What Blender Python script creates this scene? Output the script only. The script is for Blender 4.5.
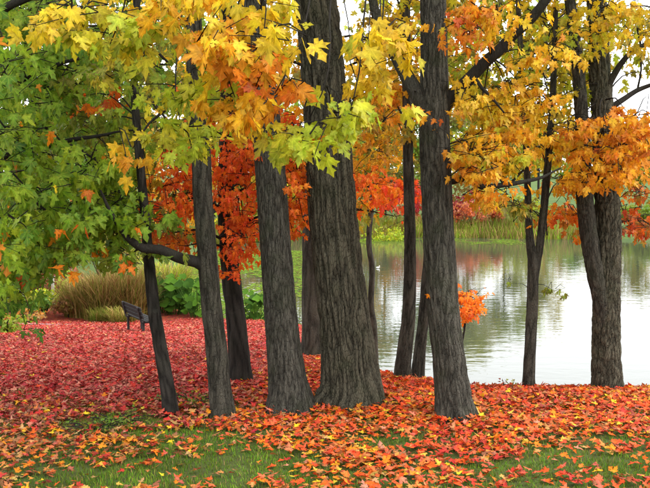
import bpy, math, random
import numpy as np
from mathutils import Vector, Matrix, noise as mnoise

SEED = 11
random.seed(SEED)
rng = np.random.default_rng(SEED)
scene = bpy.context.scene
for o in list(bpy.data.objects):
    bpy.data.objects.remove(o)
COL = scene.collection

# ------------------------------------------------------------------ camera
FPX, CX, CY, HORIZON, EYE = 850.0, 325.0, 244.0, 180.0, 2.0
PITCH = math.atan((CY - HORIZON) / FPX)
cam_d = bpy.data.cameras.new('camera')
cam = bpy.data.objects.new('camera', cam_d)
COL.objects.link(cam)
cam.location = (0, 0, EYE)
cam.rotation_euler = (math.pi / 2 - PITCH, 0, 0)
cam_d.sensor_width = 36
cam_d.lens = 36 * FPX / 650
cam_d.clip_start = 0.05
cam_d.clip_end = 3000
scene.camera = cam

# ------------------------------------------------------------------ world, sun, exposure
SUN_EL, SUN_AZ = math.radians(50), math.radians(100)
world = bpy.data.worlds.new('World')
scene.world = world
world.use_nodes = True
wn, wl = world.node_tree.nodes, world.node_tree.links
bg = wn['Background']
sky = wn.new('ShaderNodeTexSky')
sky.sky_type = 'NISHITA'
sky.sun_disc = False
sky.sun_elevation = SUN_EL
sky.sun_rotation = SUN_AZ
sky.air_density = 1.0
sky.dust_density = 6.0
hs = wn.new('ShaderNodeHueSaturation')          # an overcast sky: hardly any blue left
hs.inputs['Saturation'].default_value = 0.12
hs.inputs['Value'].default_value = 1.0
wl.new(sky.outputs[0], hs.inputs['Color'])
cl = wn.new('ShaderNodeMix'); cl.data_type = 'RGBA'      # an even cloud layer over the clear sky
cl.inputs[0].default_value = 0.75
cl.inputs[7].default_value = (7.6, 7.8, 8.0, 1)
wl.new(hs.outputs[0], cl.inputs[6])
wl.new(cl.outputs[2], bg.inputs['Color'])
bg.inputs['Strength'].default_value = 0.15
sun_d = bpy.data.lights.new('sun', 'SUN')
sun_d.energy = 0.7
sun_d.angle = math.radians(35)
sun_d.color = (1.0, 0.96, 0.9)
sun = bpy.data.objects.new('sun', sun_d)
COL.objects.link(sun)
sdir = Vector((math.sin(SUN_AZ) * math.cos(SUN_EL), math.cos(SUN_AZ) * math.cos(SUN_EL), math.sin(SUN_EL)))
sun.rotation_euler = (-sdir).to_track_quat('-Z', 'Y').to_euler()
sun.location = (0, -5, 30)
scene.view_settings.view_transform = 'Standard'
scene.view_settings.look = 'None'
scene.view_settings.gamma = 1
scene.view_settings.exposure = 1.62
scene.render.engine = 'CYCLES'
scene.cycles.max_bounces = 8
scene.cycles.transparent_max_bounces = 4

# ------------------------------------------------------------------ helpers
def P(px, py, d):
    """the point at ground distance d (metres along +Y) seen at a photo position"""
    x = (px - CX)
    u = (CY - py)
    c, s = math.cos(PITCH), math.sin(PITCH)
    dy = FPX * c + u * s
    dz = -FPX * s + u * c
    k = d / dy
    return Vector((x * k, d, EYE + dz * k))

def project(p):
    """world Nx3 -> photo px, py, depth"""
    p = np.asarray(p, float)
    c, s = math.cos(PITCH), math.sin(PITCH)
    y, z = p[:, 1], p[:, 2] - EYE
    f = y * c - z * s
    u = y * s + z * c
    f = np.where(f < 0.05, 0.05, f)
    return CX + FPX * p[:, 0] / f, CY - FPX * u / f, f

def sm(t):
    t = np.clip(t, 0, 1)
    return t * t * (3 - 2 * t)

def vnoise(x, y, seed=0):
    x = np.asarray(x, float); y = np.asarray(y, float)
    xi, yi = np.floor(x), np.floor(y)
    fx, fy = sm(x - xi), sm(y - yi)
    def hsh(a, b):
        v = np.sin(a * 127.1 + b * 311.7 + seed * 74.7) * 43758.5453
        return v - np.floor(v)
    a = hsh(xi, yi); b = hsh(xi + 1, yi); c = hsh(xi, yi + 1); d = hsh(xi + 1, yi + 1)
    return (a * (1 - fx) + b * fx) * (1 - fy) + (c * (1 - fx) + d * fx) * fy

WATER_Z = -3.0
def crest(x):
    return np.interp(x, [-30, -8, -2.2, -0.6, 1, 4, 30], [6.9, 6.9, 7.0, 7.5, 7.55, 7.45, 7.6])
def shore(x):
    return np.interp(x, [-60, -12, -7.5, -5.4, -4, -2.5, -0.5, 0.3, 1, 3, 60],
                     [95, 90, 45, 31.5, 29.5, 28.5, 26, 20, 17, 15, 15])
def far_shore(x):
    return 70 + 2.5 * np.sin(x * 0.13 + 1) + np.interp(x, [-40, -14, 0, 30, 60], [-10, -7, 2, 4, 0])
def height(x, y):
    x = np.asarray(x, float); y = np.asarray(y, float)
    L = np.interp(x, [-6, -1.2, 0.0, 1.5, 6], [20, 20, 17, 9, 8])
    w = (y - crest(x)) / L
    wr = np.where(w < 0, 0, np.where(w < 0.12, w * w / 0.24, w - 0.06))
    drop = np.minimum(wr, 1.0 + 0.0 * w)
    near = -2.72 * drop - 2.6 * sm((y - shore(x) + 0.8) / 3.0)
    near = near + 0.03 * (vnoise(x * 1.3, y * 1.3, 3) - 0.5) + 0.10 * (vnoise(x * 0.35, y * 0.35, 5) - 0.5) * sm((y - 8) / 6)
    f = y - far_shore(x)
    farz = -5.2 + 2.5 * sm((f + 2.0) / 3.5) + np.where(f > 0, 0.055 * np.minimum(f, 90), 0) + 0.01 * np.maximum(f - 90, 0)
    return np.maximum(near, farz)

def hz(x, y):
    return float(height(np.array([x]), np.array([y]))[0])

def on_ground(px, py, d0=3.5, d1=110):
    d = np.linspace(d0, d1, 4000)
    a, b = P(px, py, 1.0), Vector((0, 0, EYE))
    k = a - b
    xs, zs = k.x * d, EYE + k.z * d
    g = height(xs, d)
    i = int(np.argmax(zs <= g))
    if not (zs <= g).any():
        i = len(d) - 1
    return Vector((xs[i], d[i], g[i]))

def link(o, parent=None):
    COL.objects.link(o)
    if parent is not None:
        o.parent = parent
    return o

def mesh_obj(name, V, F, mat, parent=None, col=None, smooth=False, loc=None, leaf=None):
    me = bpy.data.meshes.new(name)
    V = np.asarray(V, np.float32)
    if isinstance(F, np.ndarray):
        k = F.shape[1]
        me.vertices.add(len(V)); me.vertices.foreach_set('co', V.ravel())
        me.loops.add(F.size); me.loops.foreach_set('vertex_index', F.ravel().astype(np.int32))
        me.polygons.add(len(F))
        me.polygons.foreach_set('loop_start', np.arange(0, F.size, k, dtype=np.int32))
        me.polygons.foreach_set('loop_total', np.full(len(F), k, np.int32))
        me.update(calc_edges=True)
    else:
        me.from_pydata([tuple(map(float, v)) for v in V], [], [tuple(map(int, f)) for f in F])
        me.update()
    if smooth:
        me.polygons.foreach_set('use_smooth', np.ones(len(me.polygons), bool))
    if col is not None:
        a = me.color_attributes.new('Col', 'FLOAT_COLOR', 'POINT')
        c4 = np.ones((len(V), 4), np.float32); c4[:, :3] = col
        a.data.foreach_set('color', c4.ravel())
    if leaf is not None:
        a = me.attributes.new('Leaf', 'FLOAT_VECTOR', 'POINT'); a.data.foreach_set('vector', np.asarray(leaf, np.float32).ravel())
    if mat is not None:
        me.materials.append(mat)
    o = bpy.data.objects.new(name, me)
    if loc is not None:
        o.location = loc
    return link(o, parent)

def thing(name, label, cat, loc, group=None):
    o = bpy.data.objects.new(name, None)
    o.empty_display_size = 0.2
    o.location = loc
    link(o)
    return tag(o, label, cat, group)

def tag(o, label=None, cat=None, group=None, kind=None):
    if label: o['label'] = label
    if cat: o['category'] = cat
    if group: o['group'] = group
    if kind: o['kind'] = kind
    return o

# ------------------------------------------------------------------ materials
def new_mat(name):
    m = bpy.data.materials.new(name); m.use_nodes = True
    return m, m.node_tree.nodes, m.node_tree.links, m.node_tree.nodes['Principled BSDF']

def leaf_material(name, trans=0.4, rough=0.5, spec=0.25, vein=0.0, blotch=0.0):
    m, n, l, b = new_mat(name)
    at = n.new('ShaderNodeAttribute'); at.attribute_name = 'Col'
    oi = n.new('ShaderNodeObjectInfo')
    mx = n.new('ShaderNodeMix'); mx.data_type = 'RGBA'; mx.blend_type = 'MULTIPLY'; mx.inputs[0].default_value = 1
    l.new(at.outputs['Color'], mx.inputs[6]); l.new(oi.outputs['Color'], mx.inputs[7])
    def mth(op, a, b_=None, c=None):
        q = n.new('ShaderNodeMath'); q.operation = op
        for k_, v in enumerate((a, b_, c)):
            if v is None: continue
            if isinstance(v, (int, float)): q.inputs[k_].default_value = v
            else: l.new(v, q.inputs[k_])
        return q.outputs[0]
    lf = n.new('ShaderNodeAttribute'); lf.attribute_name = 'Leaf'      # place on the leaf blade (x, y) and a number for each leaf
    sx = n.new('ShaderNodeSeparateXYZ'); l.new(lf.outputs['Vector'], sx.inputs[0])
    rnd = mth('ADD', sx.outputs[2], oi.outputs['Random'])
    ax = mth('ABSOLUTE', sx.outputs[0])
    dist = ax
    for th in (0.62, 1.25):
        dist = mth('MINIMUM', dist, mth('ABSOLUTE', mth('SUBTRACT', mth('MULTIPLY', ax, math.cos(th)), mth('MULTIPLY', mth('SUBTRACT', sx.outputs[1], .04), math.sin(th)))))
    vm = n.new('ShaderNodeMapRange'); vm.inputs[1].default_value = .012; vm.inputs[2].default_value = .035; vm.inputs[3].default_value = 1.0; vm.inputs[4].default_value = 0
    l.new(dist, vm.inputs[0])
    cv = n.new('ShaderNodeCombineXYZ'); l.new(sx.outputs[0], cv.inputs[0]); l.new(sx.outputs[1], cv.inputs[1]); l.new(mth('MULTIPLY', rnd, 37.0), cv.inputs[2])
    nz = n.new('ShaderNodeTexNoise'); nz.inputs['Scale'].default_value = 3.2; nz.inputs['Detail'].default_value = 4; nz.inputs['Roughness'].default_value = .6
    l.new(cv.outputs[0], nz.inputs['Vector'])
    mr = n.new('ShaderNodeMapRange'); mr.inputs[1].default_value = .3; mr.inputs[2].default_value = .7; mr.inputs[3].default_value = 0.66; mr.inputs[4].default_value = 1.28
    l.new(nz.outputs['Fac'], mr.inputs[0])
    m2 = n.new('ShaderNodeMix'); m2.data_type = 'RGBA'; m2.blend_type = 'MULTIPLY'; m2.inputs[0].default_value = 1
    l.new(mx.outputs[2], m2.inputs[6]); l.new(mr.outputs[0], m2.inputs[7])
    br_ = n.new('ShaderNodeMapRange'); br_.inputs[1].default_value = .60; br_.inputs[2].default_value = .70; br_.inputs[3].default_value = 0; br_.inputs[4].default_value = blotch
    n9 = n.new('ShaderNodeTexNoise'); n9.inputs['Scale'].default_value = 5.0; n9.inputs['Detail'].default_value = 3
    l.new(cv.outputs[0], n9.inputs['Vector']); l.new(n9.outputs['Fac'], br_.inputs[0])
    m5 = n.new('ShaderNodeMix'); m5.data_type = 'RGBA'; m5.inputs[7].default_value = (.16, .07, .02, 1)
    l.new(br_.outputs[0], m5.inputs[0]); l.new(m2.outputs[2], m5.inputs[6])
    m6 = n.new('ShaderNodeMix'); m6.data_type = 'RGBA'; m6.blend_type = 'ADD'; m6.inputs[7].default_value = (.16, .12, .02, 1)
    l.new(mth('MULTIPLY', vm.outputs[0], vein), m6.inputs[0]); l.new(m5.outputs[2], m6.inputs[6])
    m2 = m6
    l.new(m2.outputs[2], b.inputs['Base Color'])
    b.inputs['Roughness'].default_value = rough
    b.inputs['Specular IOR Level'].default_value = spec
    tr = n.new('ShaderNodeBsdfTranslucent'); l.new(m2.outputs[2], tr.inputs['Color'])
    ms = n.new('ShaderNodeMixShader'); ms.inputs[0].default_value = trans
    l.new(b.outputs[0], ms.inputs[1]); l.new(tr.outputs[0], ms.inputs[2])
    l.new(ms.outputs[0], n['Material Output'].inputs['Surface'])
    return m

def bark_material(name, dark, light, moss=0.5, stretch=0.14, scale=22, bump=0.6, plates=.45):
    m, n, l, b = new_mat(name)
    tc = n.new('ShaderNodeTexCoord')
    mp = n.new('ShaderNodeMapping'); mp.inputs['Scale'].default_value = (1, 1, stretch)
    l.new(tc.outputs['Object'], mp.inputs['Vector'])
    nz = n.new('ShaderNodeTexNoise'); nz.inputs['Scale'].default_value = scale
    nz.inputs['Detail'].default_value = 7; nz.inputs['Roughness'].default_value = 0.65
    l.new(mp.outputs[0], nz.inputs['Vector'])
    at = n.new('ShaderNodeAttribute'); at.attribute_name = 'Col'      # furrow depth of the bark
    sep = n.new('ShaderNodeSeparateColor'); l.new(at.outputs['Color'], sep.inputs[0])
    ad = n.new('ShaderNodeMath'); ad.operation = 'MULTIPLY_ADD'
    l.new(nz.outputs['Fac'], ad.inputs[0]); ad.inputs[1].default_value = 0.62
    mm = n.new('ShaderNodeMath'); mm.operation = 'MULTIPLY'; mm.inputs[1].default_value = 0.55
    l.new(sep.outputs[0], mm.inputs[0]); l.new(mm.outputs[0], ad.inputs[2])
    cr = n.new('ShaderNodeValToRGB')
    cr.color_ramp.elements[0].position = 0.28; cr.color_ramp.elements[0].color = (*dark, 1)
    cr.color_ramp.elements[1].position = 0.85; cr.color_ramp.elements[1].color = (*light, 1)
    l.new(ad.outputs[0], cr.inputs[0])
    # lichen and moss
    n2 = n.new('ShaderNodeTexNoise'); n2.inputs['Scale'].default_value = 5.0; n2.inputs['Detail'].default_value = 6
    l.new(tc.outputs['Object'], n2.inputs['Vector'])
    r2 = n.new('ShaderNodeMapRange'); r2.inputs[1].default_value = 0.5; r2.inputs[2].default_value = 0.75
    r2.inputs[3].default_value = 0.0; r2.inputs[4].default_value = moss
    l.new(n2.outputs['Fac'], r2.inputs[0])
    mx = n.new('ShaderNodeMix'); mx.data_type = 'RGBA'
    l.new(r2.outputs[0], mx.inputs[0]); l.new(cr.outputs[0], mx.inputs[6])
    mx.inputs[7].default_value = (0.042, 0.050, 0.025, 1)
    n3 = n.new('ShaderNodeTexNoise'); n3.inputs['Scale'].default_value = 13.0; n3.inputs['Detail'].default_value = 8; n3.inputs['Roughness'].default_value = .7
    l.new(tc.outputs['Object'], n3.inputs['Vector'])
    r3 = n.new('ShaderNodeMapRange'); r3.inputs[1].default_value = 0.58; r3.inputs[2].default_value = 0.68; r3.inputs[4].default_value = .32 * moss
    l.new(n3.outputs['Fac'], r3.inputs[0])
    mx3 = n.new('ShaderNodeMix'); mx3.data_type = 'RGBA'; mx3.inputs[7].default_value = (0.17, 0.175, 0.14, 1)
    l.new(r3.outputs[0], mx3.inputs[0]); l.new(mx.outputs[2], mx3.inputs[6])
    l.new(mx3.outputs[2], b.inputs['Base Color'])
    b.inputs['Roughness'].default_value = 0.95
    b.inputs['Specular IOR Level'].default_value = 0.1
    mf = n.new('ShaderNodeMapping'); mf.inputs['Scale'].default_value = (1, 1, .35); l.new(tc.outputs['Object'], mf.inputs['Vector'])
    vf = n.new('ShaderNodeTexVoronoi'); vf.inputs['Scale'].default_value = 60; vf.feature = 'DISTANCE_TO_EDGE'   # small plates
    l.new(mf.outputs[0], vf.inputs['Vector'])
    vr = n.new('ShaderNodeMapRange'); vr.inputs[2].default_value = .12; vr.inputs[4].default_value = .5 * plates; l.new(vf.outputs['Distance'], vr.inputs[0])
    sm_ = n.new('ShaderNodeMath'); l.new(nz.outputs['Fac'], sm_.inputs[0]); l.new(vr.outputs[0], sm_.inputs[1])
    bp = n.new('ShaderNodeBump'); bp.inputs['Strength'].default_value = bump; bp.inputs['Distance'].default_value = 0.02
    l.new(sm_.outputs[0], bp.inputs['Height'])
    pc = n.new('ShaderNodeMath'); pc.operation = 'MULTIPLY_ADD'; pc.inputs[1].default_value = .22 * plates; pc.inputs[2].default_value = -.05      # the cracks between plates are darker bark
    l.new(vr.outputs[0], pc.inputs[0]); pa = n.new('ShaderNodeMath'); l.new(ad.outputs[0], pa.inputs[0]); l.new(pc.outputs[0], pa.inputs[1]); l.new(pa.outputs[0], cr.inputs[0]); l.new(bp.outputs[0], b.inputs['Normal'])
    return m

M = {}
M['leaf'] = leaf_material('leaf', 0.50, vein=.6, blotch=.5)
M['fallen'] = leaf_material('fallen_leaf', 0.15, 0.75, 0.15, vein=.22, blotch=.7)
M['grass'] = leaf_material('grass', 0.3, 0.85, 0.08)
M['oak'] = bark_material('furrowed_bark', (0.009, 0.0083, 0.0058), (0.098, 0.089, 0.062), 0.4, 0.13, 34, 0.9, 1.0)
M['maple'] = bark_material('maple_bark', (0.013, 0.012, 0.0095), (0.078, 0.071, 0.055), 0.35, 0.20, 75, 0.9, 0.8)
M['maple2'] = bark_material('grey_maple_bark', (0.014, 0.013, 0.0105), (0.092, 0.086, 0.069), 0.5, 0.20, 75, 0.9, 0.8)
M['dark'] = bark_material('dark_bark', (0.008, 0.007, 0.006), (0.042, 0.037, 0.031), 0.2, 0.2, 34, 0.6)

# ground: soil, sparse turf and leaf crumbs; clean lawn beyond the pond
m, n, l, b = new_mat('ground')
geo = n.new('ShaderNodeNewGeometry')
nz = n.new('ShaderNodeTexNoise'); nz.inputs['Scale'].default_value = 3.0; nz.inputs['Detail'].default_value = 8; nz.inputs['Roughness'].default_value = 0.7
l.new(geo.outputs['Position'], nz.inputs['Vector'])
cr = n.new('ShaderNodeValToRGB')
cr.color_ramp.elements[0].position = 0.3; cr.color_ramp.elements[0].color = (0.045, 0.080, 0.018, 1)
cr.color_ramp.elements[1].position = 0.7; cr.color_ramp.elements[1].color = (0.085, 0.115, 0.03, 1)
e = cr.color_ramp.elements.new(0.5); e.color = (0.055, 0.065, 0.02, 1)
l.new(nz.outputs['Fac'], cr.inputs[0])
vo = n.new('ShaderNodeTexVoronoi'); vo.inputs['Scale'].default_value = 14
l.new(geo.outputs['Position'], vo.inputs['Vector'])
c2 = n.new('ShaderNodeValToRGB'); c2.color_ramp.interpolation = 'CONSTANT'
c2.color_ramp.elements[0].color = (0.20, 0.02, 0.015, 1)
c2.color_ramp.elements[1].position = 0.75; c2.color_ramp.elements[1].color = (0.16, 0.05, 0.02, 1)
e = c2.color_ramp.elements.new(0.35); e.color = (0.11, 0.02, 0.015, 1)
e = c2.color_ramp.elements.new(0.55); e.color = (0.28, 0.05, 0.02, 1)
sp = n.new('ShaderNodeSeparateColor'); l.new(vo.outputs['Color'], sp.inputs[0]); l.new(sp.outputs[0], c2.inputs[0])
at = n.new('ShaderNodeAttribute'); at.attribute_name = 'Col'
s3 = n.new('ShaderNodeSeparateColor'); l.new(at.outputs['Color'], s3.inputs[0])
mx = n.new('ShaderNodeMix'); mx.data_type = 'RGBA'
l.new(s3.outputs[0], mx.inputs[0]); l.new(cr.outputs[0], mx.inputs[6]); l.new(c2.outputs[0], mx.inputs[7])
m3 = n.new('ShaderNodeMix'); m3.data_type = 'RGBA'
n4 = n.new('ShaderNodeTexNoise'); n4.inputs['Scale'].default_value = 0.6; n4.inputs['Detail'].default_value = 8
l.new(geo.outputs['Position'], n4.inputs['Vector'])
c4 = n.new('ShaderNodeValToRGB')
c4.color_ramp.elements[0].position = 0.35; c4.color_ramp.elements[0].color = (0.05, 0.09, 0.025, 1)
c4.color_ramp.elements[1].position = 0.68; c4.color_ramp.elements[1].color = (0.09, 0.12, 0.038, 1)
l.new(n4.outputs['Fac'], c4.inputs[0])
l.new(s3.outputs[1], m3.inputs[0]); l.new(mx.outputs[2], m3.inputs[6]); l.new(c4.outputs[0], m3.inputs[7])
l.new(m3.outputs[2], b.inputs['Base Color'])
b.inputs['Roughness'].default_value = 1.0; b.inputs['Specular IOR Level'].default_value = 0.1
bp = n.new('ShaderNodeBump'); bp.inputs['Strength'].default_value = 0.7; bp.inputs['Distance'].default_value = 0.05
l.new(nz.outputs['Fac'], bp.inputs['Height']); l.new(bp.outputs[0], b.inputs['Normal'])
M['ground'] = m

m, n, l, b = new_mat('water')
b.inputs['Base Color'].default_value = (0.045, 0.050, 0.034, 1)
b.inputs['Roughness'].default_value = 0.03
b.inputs['IOR'].default_value = 1.33
b.inputs['Specular IOR Level'].default_value = 0.5
geo = n.new('ShaderNodeNewGeometry')
mp = n.new('ShaderNodeMapping'); mp.inputs['Scale'].default_value = (0.7, 1.5, 1); l.new(geo.outputs['Position'], mp.inputs[0])
nz = n.new('ShaderNodeTexNoise'); nz.inputs['Scale'].default_value = 1.6; nz.inputs['Detail'].default_value = 3
l.new(mp.outputs[0], nz.inputs['Vector'])
bp = n.new('ShaderNodeBump'); bp.inputs['Strength'].default_value = 0.14; bp.inputs['Distance'].default_value = 0.05
l.new(nz.outputs['Fac'], bp.inputs['Height']); l.new(bp.outputs[0], b.inputs['Normal'])
M['water'] = m

def plain(name, c, rough=0.8, var=0.35, scale=12, stretch=(1, 1, 1), spec=0.2):
    m, n, l, b = new_mat(name)
    tc = n.new('ShaderNodeTexCoord')
    mp = n.new('ShaderNodeMapping'); mp.inputs['Scale'].default_value = stretch; l.new(tc.outputs['Object'], mp.inputs[0])
    nz = n.new('ShaderNodeTexNoise'); nz.inputs['Scale'].default_value = scale; nz.inputs['Detail'].default_value = 6
    l.new(mp.outputs[0], nz.inputs['Vector'])
    cr = n.new('ShaderNodeValToRGB')
    cr.color_ramp.elements[0].position = 0.3; cr.color_ramp.elements[0].color = (*[v * (1 - var) for v in c], 1)
    cr.color_ramp.elements[1].position = 0.7; cr.color_ramp.elements[1].color = (*[v * (1 + var) for v in c], 1)
    l.new(nz.outputs['Fac'], cr.inputs[0]); l.new(cr.outputs[0], b.inputs['Base Color'])
    b.inputs['Roughness'].default_value = rough; b.inputs['Specular IOR Level'].default_value = spec
    return m
M['bench_wood'] = plain('weathered_wood', (0.030, 0.029, 0.028), 0.95, 0.4, 10, (8, 1, 8), 0.05)
M['bench_dark'] = plain('dark_timber', (0.028, 0.026, 0.026), 0.8, 0.3, 10)
M['stone'] = plain('path_gravel', (0.20, 0.175, 0.17), 0.95, 0.35, 30)
M['post'] = plain('grey_post', (0.30, 0.29, 0.26), 0.8, 0.2, 20)
M['white'] = plain('white_feather', (0.75, 0.74, 0.7), 0.7, 0.08, 20)
M['beak'] = plain('beak_orange', (0.6, 0.25, 0.03), 0.5, 0.1, 20)

# ------------------------------------------------------------------ palettes
PAL = {k: np.array(v) for k, v in dict(
    yellow=(.74, .55, .025), gold=(.76, .45, .018), orange=(.74, .26, .012), redor=(.62, .095, .010),
    red=(.46, .026, .026), crimson=(.29, .012, .028), magenta=(.42, .02, .06), lime=(.40, .50, .028),
    green=(.12, .27, .022), dgreen=(.05, .13, .015), olive=(.19, .19, .028), brown=(.20, .085, .03),
    pink=(.52, .19, .14), tan=(.46, .30, .11), maroon=(.16, .015, .015), flame=(.95, .22, .015), scarlet=(.85, .075, .02), mid=(.24, .39, .024)).items()}
def pal(**w):
    ks = list(w); p = np.array([w[k] for k in ks], float)
    return np.array([PAL[k] for k in ks]), p / p.sum()
def pick(palette, n, r=None):
    r = r or rng
    c, p = palette
    out = c[r.choice(len(c), n, p=p)]
    j = c[r.choice(len(c), n, p=p)]
    t = r.uniform(0, 0.35, (n, 1))
    out = out * (1 - t) + j * t
    return np.clip(out * r.uniform(0.66, 1.06, (n, 1)), 0.003, 0.85)

# ------------------------------------------------------------------ leaf shapes (unit leaf, base at origin, tip at +y)
_half = [(0.0, 0.03), (0.20, -0.10), (0.46, -0.06), (0.36, 0.10), (0.62, 0.14), (0.64, 0.26), (0.92, 0.42), (0.62, 0.46),
         (0.56, 0.62), (0.40, 0.50), (0.20, 0.46), (0.26, 0.66), (0.42, 0.74), (0.22, 0.82), (0.0, 1.08)]
_half10 = [(0.0, 0.0), (0.45, -0.05), (0.36, 0.14), (0.86, 0.40), (0.24, 0.46), (0.34, 0.72), (0.0, 1.08)]
_half4 = [(0.0, 0.0), (0.75, 0.25), (0.30, 0.55), (0.0, 1.05)]
def leaf_shape(half, seed, curl=1.0):
    r = random.Random(seed)
    wdt = r.uniform(.54, .70); lop = r.uniform(-1, 1)
    out = [(x * wdt, y) for x, y in half]
    left = [(-x, y) for x, y in out[1:-1]][::-1]
    ring = out + left
    ring = [(x * (1 + r.uniform(-.16, .14)) + .12 * lop * y * y, y + r.uniform(-.05, .05)) for x, y in ring]
    fold = r.uniform(0.05, 0.45) * curl
    bend = r.uniform(-0.25, 0.75) * curl
    tw = r.uniform(-0.35, 0.35) * curl
    def lift(x, y):
        return abs(x) * fold - bend * y * y * 0.5 + tw * x * y + r.uniform(-.03, .03) * curl
    V = [(0, 0.30, -0.3 * 0.3 * bend * 0.5)] + [(x, y, lift(x, y)) for x, y in ring]
    k = len(ring)
    F = [(0, 1 + i, 1 + (i + 1) % k) for i in range(k)]
    # vein shade: lighter along the middle, edges turn first
    tint = np.ones((k + 1, 3)); tint[0] = (1.12, 1.18, 1.0)
    for i, (x, y) in enumerate(ring):
        e = math.hypot(x, y - .3)
        tint[i + 1] = (1.0 - .05 * e, 1.04 - .28 * e, 1.0 - .3 * e)
    return np.array(V), np.array(F), np.clip(tint, .3, 1.3)
LOD = {'hi': [leaf_shape(_half, 100 + i) for i in range(14)],
       'mid': [leaf_shape(_half10, 200 + i) for i in range(10)],
       'lo': [leaf_shape(_half4, 300 + i) for i in range(4)],
       'dry': [leaf_shape(_half, 400 + i, 1.0) for i in range(14)],
       'drymid': [leaf_shape(_half10, 500 + i, .9) for i in range(10)]}
SINGLE = {}
def single_mesh(lod, i, mat):
    if (lod, i, mat) not in SINGLE:
        V, F, T = LOD[lod][i]
        me = bpy.data.meshes.new('leaf')
        me.from_pydata([tuple(v) for v in V], [], [tuple(map(int, f)) for f in F]); me.update()
        a = me.color_attributes.new('Col', 'FLOAT_COLOR', 'POINT')
        c4 = np.ones((len(V), 4), np.float32); c4[:, :3] = T
        a.data.foreach_set('color', c4.ravel())
        a = me.attributes.new('Leaf', 'FLOAT_VECTOR', 'POINT'); a.data.foreach_set('vector', np.array([(v[0], v[1], 0) for v in V], np.float32).ravel())
        me.polygons.foreach_set('use_smooth', np.ones(len(me.polygons), bool))
        me.materials.append(M[mat])
        SINGLE[(lod, i, mat)] = me
    return SINGLE[(lod, i, mat)]

class Leaves:
    """a bag of leaves: positions, frames, sizes, colours"""
    def __init__(s):
        s.pos, s.tip, s.nor, s.size, s.col = [], [], [], [], []
    def add(s, pos, tip, nor, size, col):
        s.pos.append(pos); s.tip.append(tip); s.nor.append(nor); s.size.append(size); s.col.append(col)
    def arrays(s):
        return [np.concatenate(a) for a in (s.pos, s.tip, s.nor, s.size, s.col)]

def frames(tip, nor):
    tip = tip / np.linalg.norm(tip, axis=1, keepdims=True)
    side = np.cross(tip, nor)
    side /= np.linalg.norm(side, axis=1, keepdims=True) + 1e-9
    nor = np.cross(side, tip)
    return np.stack([side, tip, nor], axis=2)          # columns

def bake(name, pos, R, size, col, lod, mat, parent, base, kind='stuff', r=None):
    r = r or rng
    shapes = LOD[lod]
    which = r.integers(0, len(shapes), len(pos))
    Vs, Fs, Cs, Ls, off = [], [], [], [], 0
    for k, (V, F, T) in enumerate(shapes):
        idx = np.where(which == k)[0]
        if not len(idx): continue
        v = np.einsum('nij,vj->nvi', R[idx] * size[idx, None, None], V) + (pos[idx] - np.array(base))[:, None, :]
        f = F[None] + (np.arange(len(idx)) * len(V))[:, None, None] + off
        c = np.clip(col[idx][:, None, :] * T[None], 0, 0.9)
        Vs.append(v.reshape(-1, 3)); Fs.append(f.reshape(-1, 3)); Cs.append(c.reshape(-1, 3))
        lv = np.empty((len(idx), len(V), 3), np.float32); lv[:, :, :2] = V[None, :, :2]; lv[:, :, 2] = r.random(len(idx))[:, None]; Ls.append(lv.reshape(-1, 3))
        off += len(idx) * len(V)
    o = mesh_obj(name, np.concatenate(Vs), np.concatenate(Fs), M[mat], parent, np.concatenate(Cs), smooth=lod != 'lo', leaf=np.concatenate(Ls))
    if kind: o['kind'] = kind
    return o

def leaf_objects(name, pos, R, size, col, lod, mat, parent, base):
    out = []
    b = Vector(base)
    for i in range(len(pos)):
        o = bpy.data.objects.new(name, single_mesh(lod, int(rng.integers(len(LOD[lod]))), mat))
        m4 = Matrix(R[i].tolist()).to_4x4() @ Matrix.Scale(float(size[i]), 4)
        m4.translation = Vector(pos[i]) - b
        link(o, parent)
        o.matrix_basis = m4
        o.color = (*[float(c) for c in col[i]], 1)
        out.append(o)
    return out

# ------------------------------------------------------------------ tubes and trunks
def catmull(pts, rad, step):
    pts = [Vector(p) for p in pts]
    P4 = [pts[0] * 2 - pts[1]] + pts + [pts[-1] * 2 - pts[-2]]
    rad = [float(r) for r in rad]
    R4 = [rad[0]] + list(rad) + [rad[-1]]
    op, orr = [], []
    for i in range(1, len(P4) - 2):
        p0, p1, p2, p3 = P4[i - 1:i + 3]
        k = max(1, int(math.ceil((p2 - p1).length / step)))
        for j in range(k):
            t = j / k
            op.append(0.5 * (2 * p1 + (p2 - p0) * t + (2 * p0 - 5 * p1 + 4 * p2 - p3) * t * t + (3 * p1 - p0 - 3 * p2 + p3) * t ** 3))
            orr.append(R4[i] * (1 - t) + R4[i + 1] * t)
    op.append(pts[-1]); orr.append(rad[-1])
    return op, orr

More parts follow.
